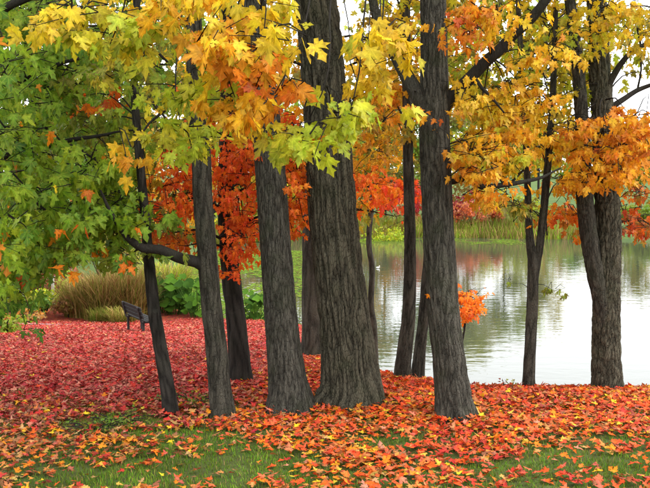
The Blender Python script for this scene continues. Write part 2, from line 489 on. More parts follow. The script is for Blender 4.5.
def tube(pts, rad, seg=7, step=0.15, wob=0.0):
    op, orr = catmull(pts, rad, step)
    if wob:
        s = random.uniform(0, 100)
        op = [p + wob * Vector((mnoise.noise((s, i * .35, 0)), mnoise.noise((s, i * .35, 9)), mnoise.noise((s, i * .35, 20)))) * min(1, i / 3) for i, p in enumerate(op)]
    V, F = [], []
    up = Vector((0.31, 0.2, 0.93)).normalized()
    for i, p in enumerate(op):
        t = (op[min(i + 1, len(op) - 1)] - op[max(i - 1, 0)])
        t = t.normalized() if t.length > 1e-9 else Vector((0, 0, 1))
        a = t.cross(up)
        if a.length < 0.05: a = t.cross(Vector((1, 0, 0)))
        a.normalize(); bb = t.cross(a)
        for k in range(seg):
            th = 2 * math.pi * k / seg
            V.append(p + orr[i] * (math.cos(th) * a + math.sin(th) * bb))
    for i in range(len(op) - 1):
        for k in range(seg):
            k2 = (k + 1) % seg
            F.append((i * seg + k, i * seg + k2, (i + 1) * seg + k2, (i + 1) * seg + k))
    e = len(V); V.append(op[-1])
    for k in range(seg):
        F.append(((len(op) - 1) * seg + k, (len(op) - 1) * seg + (k + 1) % seg, e))
    return V, F

class Wood:
    def __init__(s): s.V, s.F, s.main = [], [], []
    def add(s, VF):
        o = len(s.V); s.V += [tuple(v) for v in VF[0]]; s.F += [tuple(i + o for i in f) for f in VF[1]]
    def build(s, name, mat, parent, base, kind=None, col=0.5):
        b = np.array(base)
        for V_, F_ in s.main:
            mesh_obj('branch', np.array([tuple(v) for v in V_]) - b, F_, mat, parent, np.full((len(V_), 3), 0.5), smooth=True)
        if not s.V: return None
        ob = mesh_obj(name, np.array(s.V) - b, s.F, mat, parent, np.tile(np.broadcast_to(col, 3), (len(s.V), 1)), smooth=True)
        if kind: ob['kind'] = kind
        return ob

def trunk(name, pts, rad, mat, parent, base, seg=72, step=0.03, furrow=0.006, freq=16, flare=0.35, roots=5, vstretch=0.13, ridge=True):
    op, orr = catmull(pts, rad, step)
    s0 = random.uniform(0, 50)
    ph = random.uniform(0, 6)
    gz = base[2]
    V, F, C = [], [], []
    for i, p in enumerate(op):
        h = max(0, p.z - gz)
        fl = flare * math.exp(-h / 0.16)
        t = (op[min(i + 1, len(op) - 1)] - op[max(i - 1, 0)]).normalized()
        a = Vector((1, 0, 0)); a = (a - t * a.dot(t)).normalized(); bb = t.cross(a)
        R = orr[i]
        for k in range(seg):
            th = 2 * math.pi * k / seg
            c, s = math.cos(th), math.sin(th)
            q = (c * R * freq + s0, s * R * freq, p.z * freq * vstretch)
            w = mnoise.noise((q[0] * .4, q[1] * .4, q[2] * 1.2 + 7)) * 0.9
            n1 = mnoise.noise((q[0] + w, q[1] + w, q[2]))
            n2 = mnoise.noise((q[0] * 2.1 + 5, q[1] * 2.1, q[2] * 2.6))
            v = (1 - min(1, abs(n1) * 2.4)) if ridge else 0.5 + 0.5 * n1
            v = 1 - v if ridge else v
            v = 0.8 * v + 0.2 * (0.5 + n2)
            lump = mnoise.noise((c * 1.1 + s0, s * 1.1, p.z * 0.9)) * 0.07 * R
            r = R * (1 + fl * (0.55 + 0.6 * max(0, math.cos(roots * th + ph + 0.6 * math.sin(th + ph))))) + lump + furrow * (v - 0.5) * 2
            V.append(p + r * (c * a + s * bb))
            C.append((v, v, v))
    n = len(op)
    for i in range(n - 1):
        for k in range(seg):
            k2 = (k + 1) % seg
            F.append((i * seg + k, i * seg + k2, (i + 1) * seg + k2, (i + 1) * seg + k))
    F.append(tuple((n - 1) * seg + k for k in range(seg)))
    return mesh_obj(name, np.array([tuple(v) for v in V]) - np.array(base), F, mat, parent, np.array(C), smooth=True)

def px_path(rows, d, lean=0.0, base=None):
    """rows of (px, py, width px) up a trunk at distance d -> points, radii"""
    pts, rad = [], []
    for i, (px, py, w) in enumerate(rows):
        dd = d + lean * i
        pts.append(P(px, py, dd)); rad.append(w / 2 / FPX * dd)
    return pts, rad

# ------------------------------------------------------------------ crowns
def spray(bag, wood, centre, radii, n, palette, size, anchor, out, via=None, per=8, br=0.012, accents=None, droop=0.75, twig_r=0.0035, face=0.7, tiers=True):
    """a leafy bough: a branch from the anchor into an ellipsoid, twigs through it, leaves hanging along each twig"""
    c = Vector(centre)
    if wood is not None:
        path = [Vector(anchor)] + [Vector(v) for v in (via or [])] + [c]
        if not via:
            mid = (path[0] + c) * 0.5 + Vector((0, 0, 0.12 * (path[0] - c).length))
            path.insert(1, mid)
        rads = [br * (1 - 0.75 * i / (len(path) - 1)) for i in range(len(path))]
        wood.main.append(tube(path, rads, 6, 0.18, 0.03))
    K = max(1, int(n / per))
    out = np.array(out, float); out /= np.linalg.norm(out) + 1e-9
    for _ in range(K):
        q = rng.normal(size=3); q /= np.linalg.norm(q); q *= rng.uniform(0.15, 1) ** (1 / 2.2)
        tc = np.array(c) + q * np.array(radii)
        dirv = out * rng.uniform(0.2, 1) + rng.normal(size=3) * 0.55
        dirv[2] = dirv[2] * 0.4 - 0.15
        dirv /= np.linalg.norm(dirv)
        ln = size * per * rng.uniform(0.35, 0.6)
        a, e = tc - dirv * ln * .5, tc + dirv * ln * .5
        if wood is not None and rng.random() < 0.5:
            root = Vector(np.array(c) * 0.65 + tc * 0.35) + Vector((0, 0, 0.02))
            mid = (root + Vector(a)) * .5 + Vector((0, 0, 0.04))
            wood.add(tube([root, mid, Vector(a), Vector(tc) + Vector((0, 0, .01)), Vector(e)], [twig_r * 1.6, twig_r * 1.4, twig_r * 1.2, twig_r, twig_r * .5], 3, 0.4))
        k = max(2, int(per * rng.uniform(0.7, 1.3)))
        t = rng.uniform(0, 1, (k, 1))
        pos = a + (e - a) * t
        lat = np.cross(dirv, [0, 0, 1]); lat /= np.linalg.norm(lat) + 1e-9
        sgn = rng.choice([-1, 1], (k, 1))
        off = lat * sgn * rng.uniform(0.1, 0.6, (k, 1)) + dirv * rng.uniform(0, .4, (k, 1)) + np.array([0, 0, -1]) * rng.uniform(0.0, 0.5, (k, 1))
        sz = size * rng.uniform(0.5, 1.15, k)
        pos = pos + off * size * 0.75
        tip = off * 0.9 + np.array([0, 0, -1]) * droop * rng.uniform(.5, 1.3, (k, 1)) + rng.normal(size=(k, 3)) * .28
        nor = out * face * rng.uniform(.3, 1.3, (k, 1)) + np.array([0, 0, 1]) * rng.uniform(.1, .9, (k, 1)) + rng.normal(size=(k, 3)) * .45
        col = pick(palette, 1) * 0.45 + pick(palette, k) * 0.55
        if accents is not None:
            mk = rng.random(k) < accents[1]
            col[mk] = pick(accents[0], int(mk.sum()))
        bag.add(pos, tip, nor, sz, col)

def build_crown(root, bag, base, lod='mid', singles=0, upper=None, name='crown'):
    """the crown as one part; the leaves that show largest are objects of their own under it"""
    pos, tip, nor, size, col = bag.arrays()
    R = frames(tip, nor)
    px, py, d = project(pos)
    s = size * FPX / d
    seen = (px > -5) & (px < 655) & (py > -5) & (py < 493)
    score = np.where(seen, s, 0)
    order = np.argsort(-score)
    one = order[:singles]; one = one[score[one] > 7]
    rest = np.setdiff1d(np.arange(len(pos)), one)
    crown = bake(name, pos[rest], R[rest], size[rest], col[rest], lod, 'leaf', root, base)
    leaf_objects('leaf', pos[one], R[one], size[one], col[one], 'hi' if lod != 'lo' else 'mid', 'leaf', crown, base)
    return crown

def upper_crown(bag, centre, radii, n, palette, size=0.2):
    q = rng.normal(size=(n, 3)); q /= np.linalg.norm(q, axis=1, keepdims=True)
    q *= rng.uniform(0.2, 1, (n, 1)) ** (1 / 2.5)
    pos = np.array(centre) + q * np.array(radii)
    tip = rng.normal(size=(n, 3)) + [0, 0, -.8]
    nor = rng.normal(size=(n, 3)) * .6 + [0, 0, .8]
    bag.add(pos, tip, nor, size * rng.uniform(.7, 1.2, n), pick(palette, n))

# ================================================================== THE SETTING
def axis(lo, hi, bands):
    out = [lo]
    while out[-1] < hi:
        v = out[-1]
        st = bands[-1][1]
        for lim, s_ in bands:
            if v < lim: st = s_; break
        out.append(min(hi, v + st))
    return np.array(out)
xs = axis(-500, 500, [(-120, 40), (-50, 8), (-16, 1.6), (-9, .35), (7, .16), (12, .4), (40, 1.6), (90, 8), (1e9, 40)])
ys = axis(-60, 900, [(-8, 6), (2, .8), (13, .16), (34, .35), (62, 2), (84, .8), (150, 4), (1e9, 40)])
X, Y = np.meshgrid(xs, ys)
Z = height(X, Y)
nx = len(xs)
V = np.stack([X, Y, Z], -1).reshape(-1, 3)
ii, jj = np.meshgrid(np.arange(len(ys) - 1), np.arange(nx - 1), indexing='ij')
a = (ii * nx + jj).ravel()
F = np.stack([a, a + 1, a + nx + 1, a + nx], 1)
litter = sm((Y - crest(X) + 0.6) / 1.2) * (1 - sm((Y - 30) / 4)) * (1 - sm((shore(X) * -1 + Y + 1.2) / 1.0))
lawn = sm((Y - 36) / 6)
gcol = np.stack([litter, lawn, lawn * 0], -1).reshape(-1, 3)
g = mesh_obj('ground', V, F, M['ground'], None, gcol, smooth=True)
tag(g, kind='structure')

w = mesh_obj('pond_water', [(-60, 9, WATER_Z), (90, 9, WATER_Z), (90, 84, WATER_Z), (-60, 84, WATER_Z)], [(0, 1, 2, 3)], M['water'])
tag(w, kind='structure')

# ================================================================== FALLEN LEAVES AND GRASS
PATCH = [(-0.86, 5.75, .72, .55), (-0.35, 5.9, .3, .25), (-1.05, 6.55, .5, .13), (1.95, 5.85, .75, .36), (1.45, 5.25, .4, .2), (0.5, 6.35, .26, .12),
         (1.05, 5.75, .32, .10), (0.62, 5.15, .35, .12), (-1.75, 6.85, .42, .2), (2.15, 6.35, .35, .12), (-1.5, 5.5, .4, .2)]
def bareness(x, y):
    v = np.zeros_like(x)
    for cx, cy, rx, ry in PATCH:
        wob = 0.9 * (vnoise(x * 5, y * 5, 8) - .5) + .5 * (vnoise(x * 13, y * 13, 9) - .5)
        q = ((x - cx) / rx) ** 2 + ((y - cy) / ry) ** 2
        v = np.maximum(v, 1 - sm((np.sqrt(q) + wob - .55) / .8))
    return v
TRUNKS = []
def scatter(n, x0, x1, y0, y1):
    return rng.uniform(x0, x1, n), rng.uniform(y0, y1, n)

def ground_normal(x, y, e=0.05):
    h0 = height(x, y)
    nx_ = -(height(x + e, y) - h0) / e; ny_ = -(height(x, y + e) - h0) / e
    v = np.stack([nx_, ny_, np.ones_like(nx_)], 1)
    return v / np.linalg.norm(v, axis=1, keepdims=True)

PAL_RIGHT = pal(flame=.14, orange=.06, redor=.28, scarlet=.28, gold=.06, yellow=.02, red=.12, brown=.04, pink=.03)
PAL_LEFT = pal(crimson=.38, red=.44, scarlet=.04, maroon=.05, pink=.09)
PAL_NEARLEFT = pal(red=.22, maroon=.12, redor=.26, brown=.12, orange=.16, gold=.08, tan=.04)
def litter_colours(x, y):
    n = len(x)
    cR, cL, cN = pick(PAL_RIGHT, n), pick(PAL_LEFT, n), pick(PAL_NEARLEFT, n)
    wl_ = sm((0.3 - x + 0.10 * (y - 8)) / 1.6) * sm((y - 6.2) / 1.8)
    wn_ = sm((-0.6 - x) / 0.8) * (1 - sm((y - 6.7) / 1.0))
    u = rng.random(n)
    rd = pick(pal(scarlet=.4, red=.35, redor=.2, crimson=.05), n)
    cR = np.where((rng.random(n) < np.clip((vnoise(x * 1.1, y * 1.1, 61) - .35) * 2.2, 0, .8))[:, None], rd, cR)
    dk = pick(pal(maroon=.5, red=.25, brown=.25), n)
    band = np.exp(-((y - 6.95) / .35) ** 2) * sm((-.2 - x) / .6) * .6
    cN = np.where((rng.random(n) < band)[:, None], dk, cN)
    lt = vnoise(x * .55, y * .55, 62)
    cL = cL * (.95 + .45 * lt)[:, None]
    cL = np.where((rng.random(n) < .22 * lt)[:, None], pick(pal(pink=.8, red=.2), n), cL)
    col = np.where((u < wl_)[:, None], cL, np.where((u < wl_ + wn_)[:, None], cN, cR))
    col = np.where((rng.random(n) < .16 - .09 * wl_)[:, None], col * .35 + .65 * pick(pal(brown=.65, tan=.35), n), col)
    odd = rng.random(n)
    col = np.where((odd < .035 - .025 * wl_)[:, None], pick(pal(yellow=.5, gold=.3, tan=.2), n), col)
    return col

def litter_layer(n, x0, x1, y0, y1, dens, size, tilt):
    x, y = scatter(n, x0, x1, y0, y1)
    keep = (np.abs(x) < 0.55 * y + 1.6) & (y < shore(x) - 0.6)
    keep &= rng.random(n) < dens(x, y)
    x, y = x[keep], y[keep]
    k = len(x)
    nrm = ground_normal(x, y) + rng.normal(size=(k, 3)) * tilt
    ang = rng.uniform(0, 2 * np.pi, k)
    tip = np.stack([np.cos(ang), np.sin(ang), np.zeros(k)], 1)
    tip -= nrm * (np.sum(tip * nrm, 1) / np.sum(nrm * nrm, 1))[:, None]
    sz = size * rng.uniform(.65, 1.2, k)
    flip = np.where(rng.random(k) < .35, -1.0, 1.0)
    R = frames(tip, nrm * flip[:, None])
    under = flip < 0
    z = height(x, y) + 0.012 + rng.uniform(0, .035, k) + sz * np.linalg.norm(nrm[:, :2], axis=1) * .25
    lc = litter_colours(x, y) * .95
    lc[under] = lc[under] * .75 + np.array([.09, .05, .035])        # pale undersides
    return np.stack([x, y, z], 1), R, sz, lc

def dens_near(x, y):
    b_ = bareness(x, y)
    base = 0.35 + 0.65 * sm((y - 5.0) / 1.3) * (0.45 + .6 * vnoise(x * 2.2, y * 2.2, 2) + .45 * vnoise(x * 6, y * 6, 14) - .1)
    base = np.where(x < -1.3, base * .75, base)
    return np.clip(base * (1 - .95 * b_), 0.03, 1) * np.where(y < 6.6, .78, 1.0)
nearpos = [litter_layer(95000, -6.2, 6.9, 3.6, 9.6, dens_near, 0.057, .25)]
pos, R, sz, col = nearpos[0]
px, py, d = project(pos)
s = np.where((px > 0) & (px < 650) & (py < 488), sz / d, 0)
order = np.argsort(-s)
one, rest = order[:300], order[300:]
o = bake('fallen_leaf_carpet', pos[rest], R[rest], sz[rest], col[rest], 'drymid', 'fallen', None, (0, 0, 0))
tag(o, 'deep carpet of orange and red maple leaves around the trunks', 'leaf litter', kind='stuff')
singles = leaf_objects('fallen_leaf', pos[one], R[one], sz[one], col[one], 'dry', 'fallen', None, (0, 0, 0))
for o_, c_ in zip(singles, col[one]):
    r_, g_, b_ = c_
    if b_ > .09 and r_ > .3: nm = 'pale pinkish'
    elif g_ > .55 * r_: nm = 'yellow'
    elif g_ > .36 * r_: nm = 'golden orange'
    elif g_ > .22 * r_: nm = 'orange'
    elif r_ > .42: nm = 'bright orange red'
    elif r_ > .25: nm = 'deep red'
    else: nm = 'dark brownish red'
    wx, wy = o_.location.x, o_.location.y
    bare = bareness(np.array([wx]), np.array([wy]))[0] > .4
    foot = min([('thin leaning trunk', -1.35), ('slim grey trunk', -.88), ('smooth grey trunk', -.3), ('thickest trunk', .25), ('forked grey trunk', 1.09), ('slender divided trunk', 1.98), ('dark double trunk', 2.75)], key=lambda t_: abs(t_[1] * .8 - wx))[0]
    size_ = 'large ' if o_.scale.x > .064 else ('small ' if o_.scale.x < .057 else '')
    tag(o_, f'{size_}{nm} maple leaf ' + ('on open grass' if bare else 'among other leaves') + f' before the {foot}', 'leaf', f'{size_}{nm} leaves before the {foot}')

def dens_far(x, y):
    return np.clip(0.42 + .5 * vnoise(x * .9, y * .9, 4) + .3 * vnoise(x * 3, y * 3, 15), 0, 1) * np.clip(9.0 / y + .25, 0, 1)
def not_in_bed(x, y):
    return ~((x < -5.0) & (y > 27.6))
p2, R2, s2, c2_ = litter_layer(190000, -13, 1.5, 8.0, 28.5, dens_far, 0.062, .20)
ok = not_in_bed(p2[:, 0], p2[:, 1])
o = bake('fallen_leaf_carpet', p2[ok], R2[ok], s2[ok], c2_[ok], 'drymid', 'fallen', None, (0, 0, 0))
tag(o, 'carpet of crimson maple leaves covering the slope down to the bench', 'leaf litter', kind='stuff')
p2, R2, s2, c2_ = litter_layer(20000, 0.5, 9.0, 8.4, 12.5, lambda x, y: np.ones_like(x) * .8, 0.072, .3)
o = bake('fallen_leaf_carpet', p2, R2, s2, c2_, 'drymid', 'fallen', None, (0, 0, 0))
tag(o, 'orange maple leaves covering the steep bank above the water', 'leaf litter', kind='stuff')

# grass blades on the strip in front of the trunks
n_ = 330000
x, y = scatter(n_, -5.6, 6.2, 3.0, 8.2)
keep = (np.abs(x) < .5 * y + 1.4) & (rng.random(n_) < np.clip(.35 + .8 * bareness(x, y) + .3 * sm((6.2 - y) / 1.0), 0, 1) * (.4 + vnoise(x * 3, y * 3, 6)))
x, y = x[keep], y[keep]; k = len(x)
hh = rng.uniform(.014, .040, k) * (0.7 + .6 * vnoise(x * 2, y * 2, 12))
ang = rng.uniform(0, 2 * np.pi, k); dx, dy = np.cos(ang), np.sin(ang)
ben = rng.uniform(.1, 1.0, k) * hh; wd = rng.uniform(.0016, .0032, k)
z = height(x, y) - .004
b0 = np.stack([x - dy * wd, y + dx * wd, z], 1); b1 = np.stack([x + dy * wd, y - dx * wd, z], 1)
m0 = np.stack([x - dy * wd * .8 + dx * ben * .3, y + dx * wd * .8 + dy * ben * .3, z + hh * .6], 1)
m1 = np.stack([x + dy * wd * .8 + dx * ben * .3, y - dx * wd * .8 + dy * ben * .3, z + hh * .6], 1)
tp = np.stack([x + dx * ben, y + dy * ben, z + hh], 1)
V = np.stack([b0, b1, m1, m0, tp], 1).reshape(-1, 3)
o5 = (np.arange(k) * 5)[:, None]
F = np.concatenate([o5 + [0, 1, 2], o5 + [0, 2, 3], o5 + [3, 2, 4]])
gc = pick(pal(green=.5, mid=.25, olive=.2, tan=.08), k) * (.58 + .5 * vnoise(x * 4, y * 4, 41))[:, None]
o = mesh_obj('grass', V, F, M['grass'], None, np.repeat(gc, 5, 0))
tag(o, 'short green grass growing between the fallen leaves', 'grass', kind='stuff')

# ================================================================== TREES ON THE BANK
def base_of(px, py):
    return on_ground(px, py)

def std_tree(name, label, rows, mat, base_px, top=None, d=None, lean=0.0, **kw):
    g_ = on_ground(*base_px) if d is None else None
    d = d or g_.y
    pts, rad = px_path(rows, d, lean)
    gz = hz(pts[0].x, pts[0].y)
    base = Vector((pts[0].x, pts[0].y, gz))
    pts.insert(0, Vector((pts[0].x, pts[0].y, min(pts[0].z, gz) - .35))); rad.insert(0, rad[0] * 1.03)
    if pts[1].z > gz + .05: pass
    if top: pts.append(Vector(top)); rad.append(rad[-1] * .45)
    root = thing(name, label, 'tree', base)
    TRUNKS.append((base, rad[1]))
    t = trunk('trunk', pts, rad, M[mat], root, base, **kw)
    return root, base, d, t

def limb(root, base, pts, rad, mat, name='branch', seg=14, wob=0.02):
    V, F = tube(pts, rad, seg, .08, wob)
    return mesh_obj(name, np.array([tuple(v) for v in V]) - np.array(base), F, M[mat], root, np.full((len(V), 3), .5), smooth=True)

NEAR = (0, -1, 0.25)       # towards the open side in front of the trees

G_AUT = pal(yellow=.34, gold=.34, orange=.24, lime=.08)
G_OR = pal(orange=.46, gold=.30, redor=.14, yellow=.10)
G_YEL = pal(yellow=.55, gold=.18, lime=.27)
G_LIME = pal(lime=.50, mid=.28, yellow=.16, green=.06)
G_GREEN = pal(green=.38, mid=.40, dgreen=.06, lime=.16)
G_RED = pal(scarlet=.42, flame=.44, redor=.14)

# ---- big furrowed tree in the middle
D, Db, Dd, _ = std_tree('big_tree', 'thickest trunk with deeply furrowed bark and a mossy foot', [(351, 404, 62), (351, 380, 57), (344, 320, 51), (336, 250, 48), (330, 180, 46), (325, 100, 44), (319, 30, 42), (312, -60, 40)],
    'oak', (351, 402), top=P(300, -560, 7.7), seg=180, step=.02, furrow=.011, freq=30, flare=.36, roots=6, vstretch=.11)
bag, wood = Leaves(), Wood()
def add(tree_bag, tree_wood, px, py, d, rx, ry, rd, n, palette, size, anchor, out=NEAR, via=None, **kw):
    c = P(px, py, d)
    spray(tree_bag, tree_wood, c, (rx * d / FPX, rd, ry * d / FPX), n, palette, size, anchor, out, via, **kw)
aD = P(318, -150, Dd)
add(bag, wood, 262, 32, 4.5, 34, 22, .4, 52, pal(yellow=.6, gold=.3, lime=.1), .112, aD, via=[P(300, -150, 6), P(270, -60, 4.8)])
add(bag, wood, 250, 64, 4.6, 34, 24, .4, 62, pal(orange=.6, gold=.25, flame=.15), .112, aD, via=[P(290, -170, 6), P(250, -60, 4.9)])
add(bag, wood, 275, 92, 4.7, 30, 16, .3, 36, G_OR, .112, aD, via=[P(320, -150, 6), P(310, 10, 5)])
add(bag, wood, 305, 135, 4.8, 36, 20, .3, 72, pal(lime=.6, mid=.25, yellow=.15), .11, aD, via=[P(330, -130, 6), P(330, 40, 5)], accents=(pal(orange=1), .08))
add(bag, wood, 350, 114, 4.9, 36, 20, .3, 72, pal(lime=.6, mid=.2, yellow=.2), .11, aD, via=[P(360, -130, 6), P(365, 20, 5.1)])
add(bag, wood, 378, 36, 4.9, 34, 24, .4, 70, pal(yellow=.6, gold=.25, lime=.15), .112, aD, via=[P(370, -160, 6), P(380, -40, 5.1)])
add(bag, wood, 365, 66, 5.2, 30, 14, .4, 34, pal(yellow=.5, gold=.25, lime=.25), .11, aD, via=[P(370, -160, 6.2), P(385, -10, 5.4)])
add(bag, wood, 270, -8, 4.7, 60, 18, .4, 60, G_YEL, .112, aD, via=[P(330, -190, 6), P(330, -70, 4.9)])
add(bag, wood, 350, 60, 5.8, 20, 20, .5, 12, G_AUT, .11, aD)
add(bag, wood, 300, -75, 5.4, 130, 40, .7, 90, G_AUT, .12, aD)
# ---- crown above the picture
upper_crown(bag, P(312, -330, 7.4), (2.6, 2.6, 1.3), 700, G_AUT)
build_crown(D, bag, Db, 'hi', 300)
wood.build('twigs', M['dark'], D, Db, 'stuff')

# ---- trunk to its left
C, Cb, Cd, _ = std_tree('maple_tree', 'smooth grey trunk with a greenish foot just beside the thickest trunk', [(290, 411, 41), (288, 385, 37), (284, 350, 34), (280, 310, 32), (275, 240, 30), (270, 165, 29), (262, 90, 28), (252, 10, 26), (242, -80, 24)],
    'maple2', (290, 410), top=P(225, -480, 7.3), seg=120, step=.022, furrow=.0045, freq=48, flare=.42, roots=5, vstretch=.14)
bag, wood = Leaves(), Wood()
aC = P(244, -120, Cd)
add(bag, wood, 222, 45, 4.7, 30, 30, .3, 50, pal(yellow=.35, gold=.35, orange=.3), .11, aC, via=[P(230, -150, 6), P(215, -50, 5)])
add(bag, wood, 232, 100, 4.8, 34, 24, .3, 54, pal(orange=.5, gold=.35, yellow=.15), .11, aC, via=[P(220, -150, 6), P(215, 10, 5)])
add(bag, wood, 205, 82, 5.2, 40, 30, .4, 70, pal(lime=.5, mid=.2, yellow=.3), .10, aC, via=[P(210, -140, 6.2), P(195, 0, 5.4)])
add(bag, wood, 178, 125, 5.4, 48, 26, .4, 90, pal(lime=.55, mid=.25, yellow=.2), .10, aC, via=[P(200, -120, 6.3), P(180, 40, 5.6)])
add(bag, wood, 135, 150, 5.4, 17, 12, .2, 16, pal(gold=.5, orange=.3, yellow=.2), .10, P(165, 110, 5.5))
add(bag, wood, 255, 130, 5.2, 20, 22, .3, 20, G_AUT, .10, P(240, 60, 5.3))
add(bag, wood, 195, 10, 4.8, 40, 20, .4, 60, pal(yellow=.4, orange=.3, gold=.3), .11, aC, via=[P(220, -170, 6)])
upper_crown(bag, P(230, -300, 7.0), (2.2, 2.4, 1.2), 500, G_AUT)
build_crown(C, bag, Cb, 'hi', 300)
wood.build('twigs', M['dark'], C, Cb, 'stuff')

# ---- slim tree with the low limb
B, Bb, Bd, _ = std_tree('maple_tree', 'slim grey trunk with one low limb reaching out over the red leaf slope', [(223, 417, 24), (220, 390, 22.5), (216, 345, 21), (211, 300, 20), (207, 250, 19.5), (203, 200, 19), (201, 155, 18.5), (197, 100, 17), (192, 0, 16), (186, -90, 15)],
    'maple', (223, 416), top=P(180, -430, 7.2), seg=64, step=.025, furrow=.004, freq=26, flare=.30, roots=4, vstretch=.108)
lm = limb(B, Bb, [P(208, 268, Bd), P(196, 262, Bd - .03), P(178, 257, Bd - .1), P(160, 250, Bd - .15), P(143, 248, Bd - .2), P(126, 236, Bd - .3), P(112, 214, Bd - .35), P(100, 190, Bd - .4)], [.062, .05, .046, .041, .036, .026, .017, .008], 'dark', wob=.012)
bag, wood = Leaves(), Wood()
aB = P(190, -60, Bd)
add(bag, wood, 80, 18, 4.8, 52, 16, .35, 75, pal(yellow=.55, lime=.3, gold=.15), .108, aB, via=[P(150, -140, 6), P(110, -40, 5)])
add(bag, wood, 35, 32, 4.9, 20, 8, .2, 14, pal(yellow=.7, lime=.3), .108, P(80, 10, 4.9))
add(bag, wood, 110, 45, 5.0, 35, 16, .3, 44, pal(yellow=.45, lime=.45, mid=.1), .10, aB, via=[P(160, -130, 6), P(130, -20, 5.2)])
add(bag, wood, 155, 30, 4.9, 34, 26, .3, 60, pal(yellow=.55, lime=.4, gold=.05), .108, aB, via=[P(180, -130, 6), P(165, -40, 5.1)])
add(bag, wood, 130, 0, 5.1, 60, 18, .3, 60, G_YEL, .108, aB, via=[P(170, -150, 6)])
add(bag, wood, 125, 75, 6.0, 40, 24, .4, 60, pal(olive=.4, lime=.35, mid=.25), .09, aB)
add(bag, wood, 115, 60, 6.3, 55, 50, .5, 130, pal(olive=.4, mid=.35, yellow=.25), .085, aB)
add(bag, wood, 130, 255, 6.9, 35, 18, .3, 60, pal(green=.4, olive=.35, mid=.25), .105, P(143, 248, Bd - .2), accents=(pal(redor=.7, orange=.3), .09))
upper_crown(bag, P(170, -280, 6.9), (2.0, 2.2, 1.1), 400, G_YEL)
build_crown(B, bag, Bb, 'hi', 300)
wood.build('twigs', M['dark'], B, Bb, 'stuff')

# ---- thin leaning tree
A, Ab, Ad, _ = std_tree('young_tree', 'thin dark leaning trunk rising from the edge of the red leaf slope', [(171, 417, 15.5), (167, 385, 14), (160, 345, 13.3), (154, 310, 12.5), (149, 262, 11), (145, 215, 9.5), (139, 150, 8.5), (134, 80, 7.5), (137, 20, 6.5), (132, -80, 6)],
    'dark', (171, 415), top=P(125, -330, 7.1), seg=48, step=.03, furrow=.003, freq=28, flare=.22, roots=3, vstretch=.15)
bag, wood = Leaves(), Wood()
for (px, py, rx, ry, n, p_) in [(100, 95, 28, 16, 34, pal(redor=.5, red=.25, orange=.25)), (80, 97, 12, 10, 12, G_RED), (150, 75, 12, 10, 8, G_RED), (95, 130, 45, 26, 90, pal(olive=.4, mid=.3, green=.3)),
                                (150, 130, 30, 26, 60, pal(olive=.45, mid=.3, yellow=.25)), (120, 40, 50, 40, 120, pal(olive=.4, green=.3, yellow=.3)), (150, 190, 26, 26, 60, pal(olive=.4, green=.4, orange=.2))]:
    add(bag, wood, px, py, 7.6, rx, ry, .5, n, p_, .11, P(137, min(py + 20, 120), Ad), br=.008)
limb(A, Ab, [P(135, 92, Ad), P(150, 100, Ad - .2), P(165, 118, Ad - .3)], [.022, .016, .009], 'dark', wob=.01)
limb(A, Ab, [P(136, 60, Ad), P(152, 50, Ad + .1), P(168, 62, Ad + .1)], [.02, .016, .008], 'dark', wob=.01)
upper_crown(bag, P(128, -240, 7.1), (1.3, 1.3, .9), 400, G_LIME)
build_crown(A, bag, Ab, 'mid', 60)
wood.build('twigs', M['dark'], A, Ab, 'stuff')

# ---- green maple whose trunk stands beyond the left side
Lb = Vector((-4.2, 6.9, hz(-4.2, 6.9)))
Lt = thing('green_maple_tree', 'green leaved maple with low boughs hanging over the red leaf slope', 'tree', Lb)
trunk('trunk', [Lb - Vector((0, 0, .3)), Lb + Vector((.02, 0, 1)), Lb + Vector((.1, .05, 3)), Lb + Vector((.05, .1, 7))], [.2, .17, .15, .06], M['maple'], Lt, Lb, seg=48, step=.06)
bag, wood = Leaves(), Wood()
aL = Lb + Vector((.1, .05, 2.6))
for (pts_, rad_) in [([Lb + Vector((.1, .05, 1.9)), P(-30, 92, 7.0), P(20, 80, 7.0), P(50, 68, 7.0), P(78, 57, 6.9)], [.05, .035, .028, .02, .012]),
                     ([Lb + Vector((.1, .05, 1.6)), P(-20, 165, 7.2), P(40, 148, 7.2), P(90, 137, 7.2), P(140, 128, 7.1)], [.045, .032, .024, .015, .006]),
                     ([Lb + Vector((.1, .05, 2.4)), P(-30, 30, 6.6), P(40, -10, 6.2), P(100, -40, 6)], [.05, .036, .026, .012])]:
    limb(Lt, Lb, pts_, rad_, 'dark', wob=.02)
acc = (pal(orange=.6, redor=.3, yellow=.1), .022)
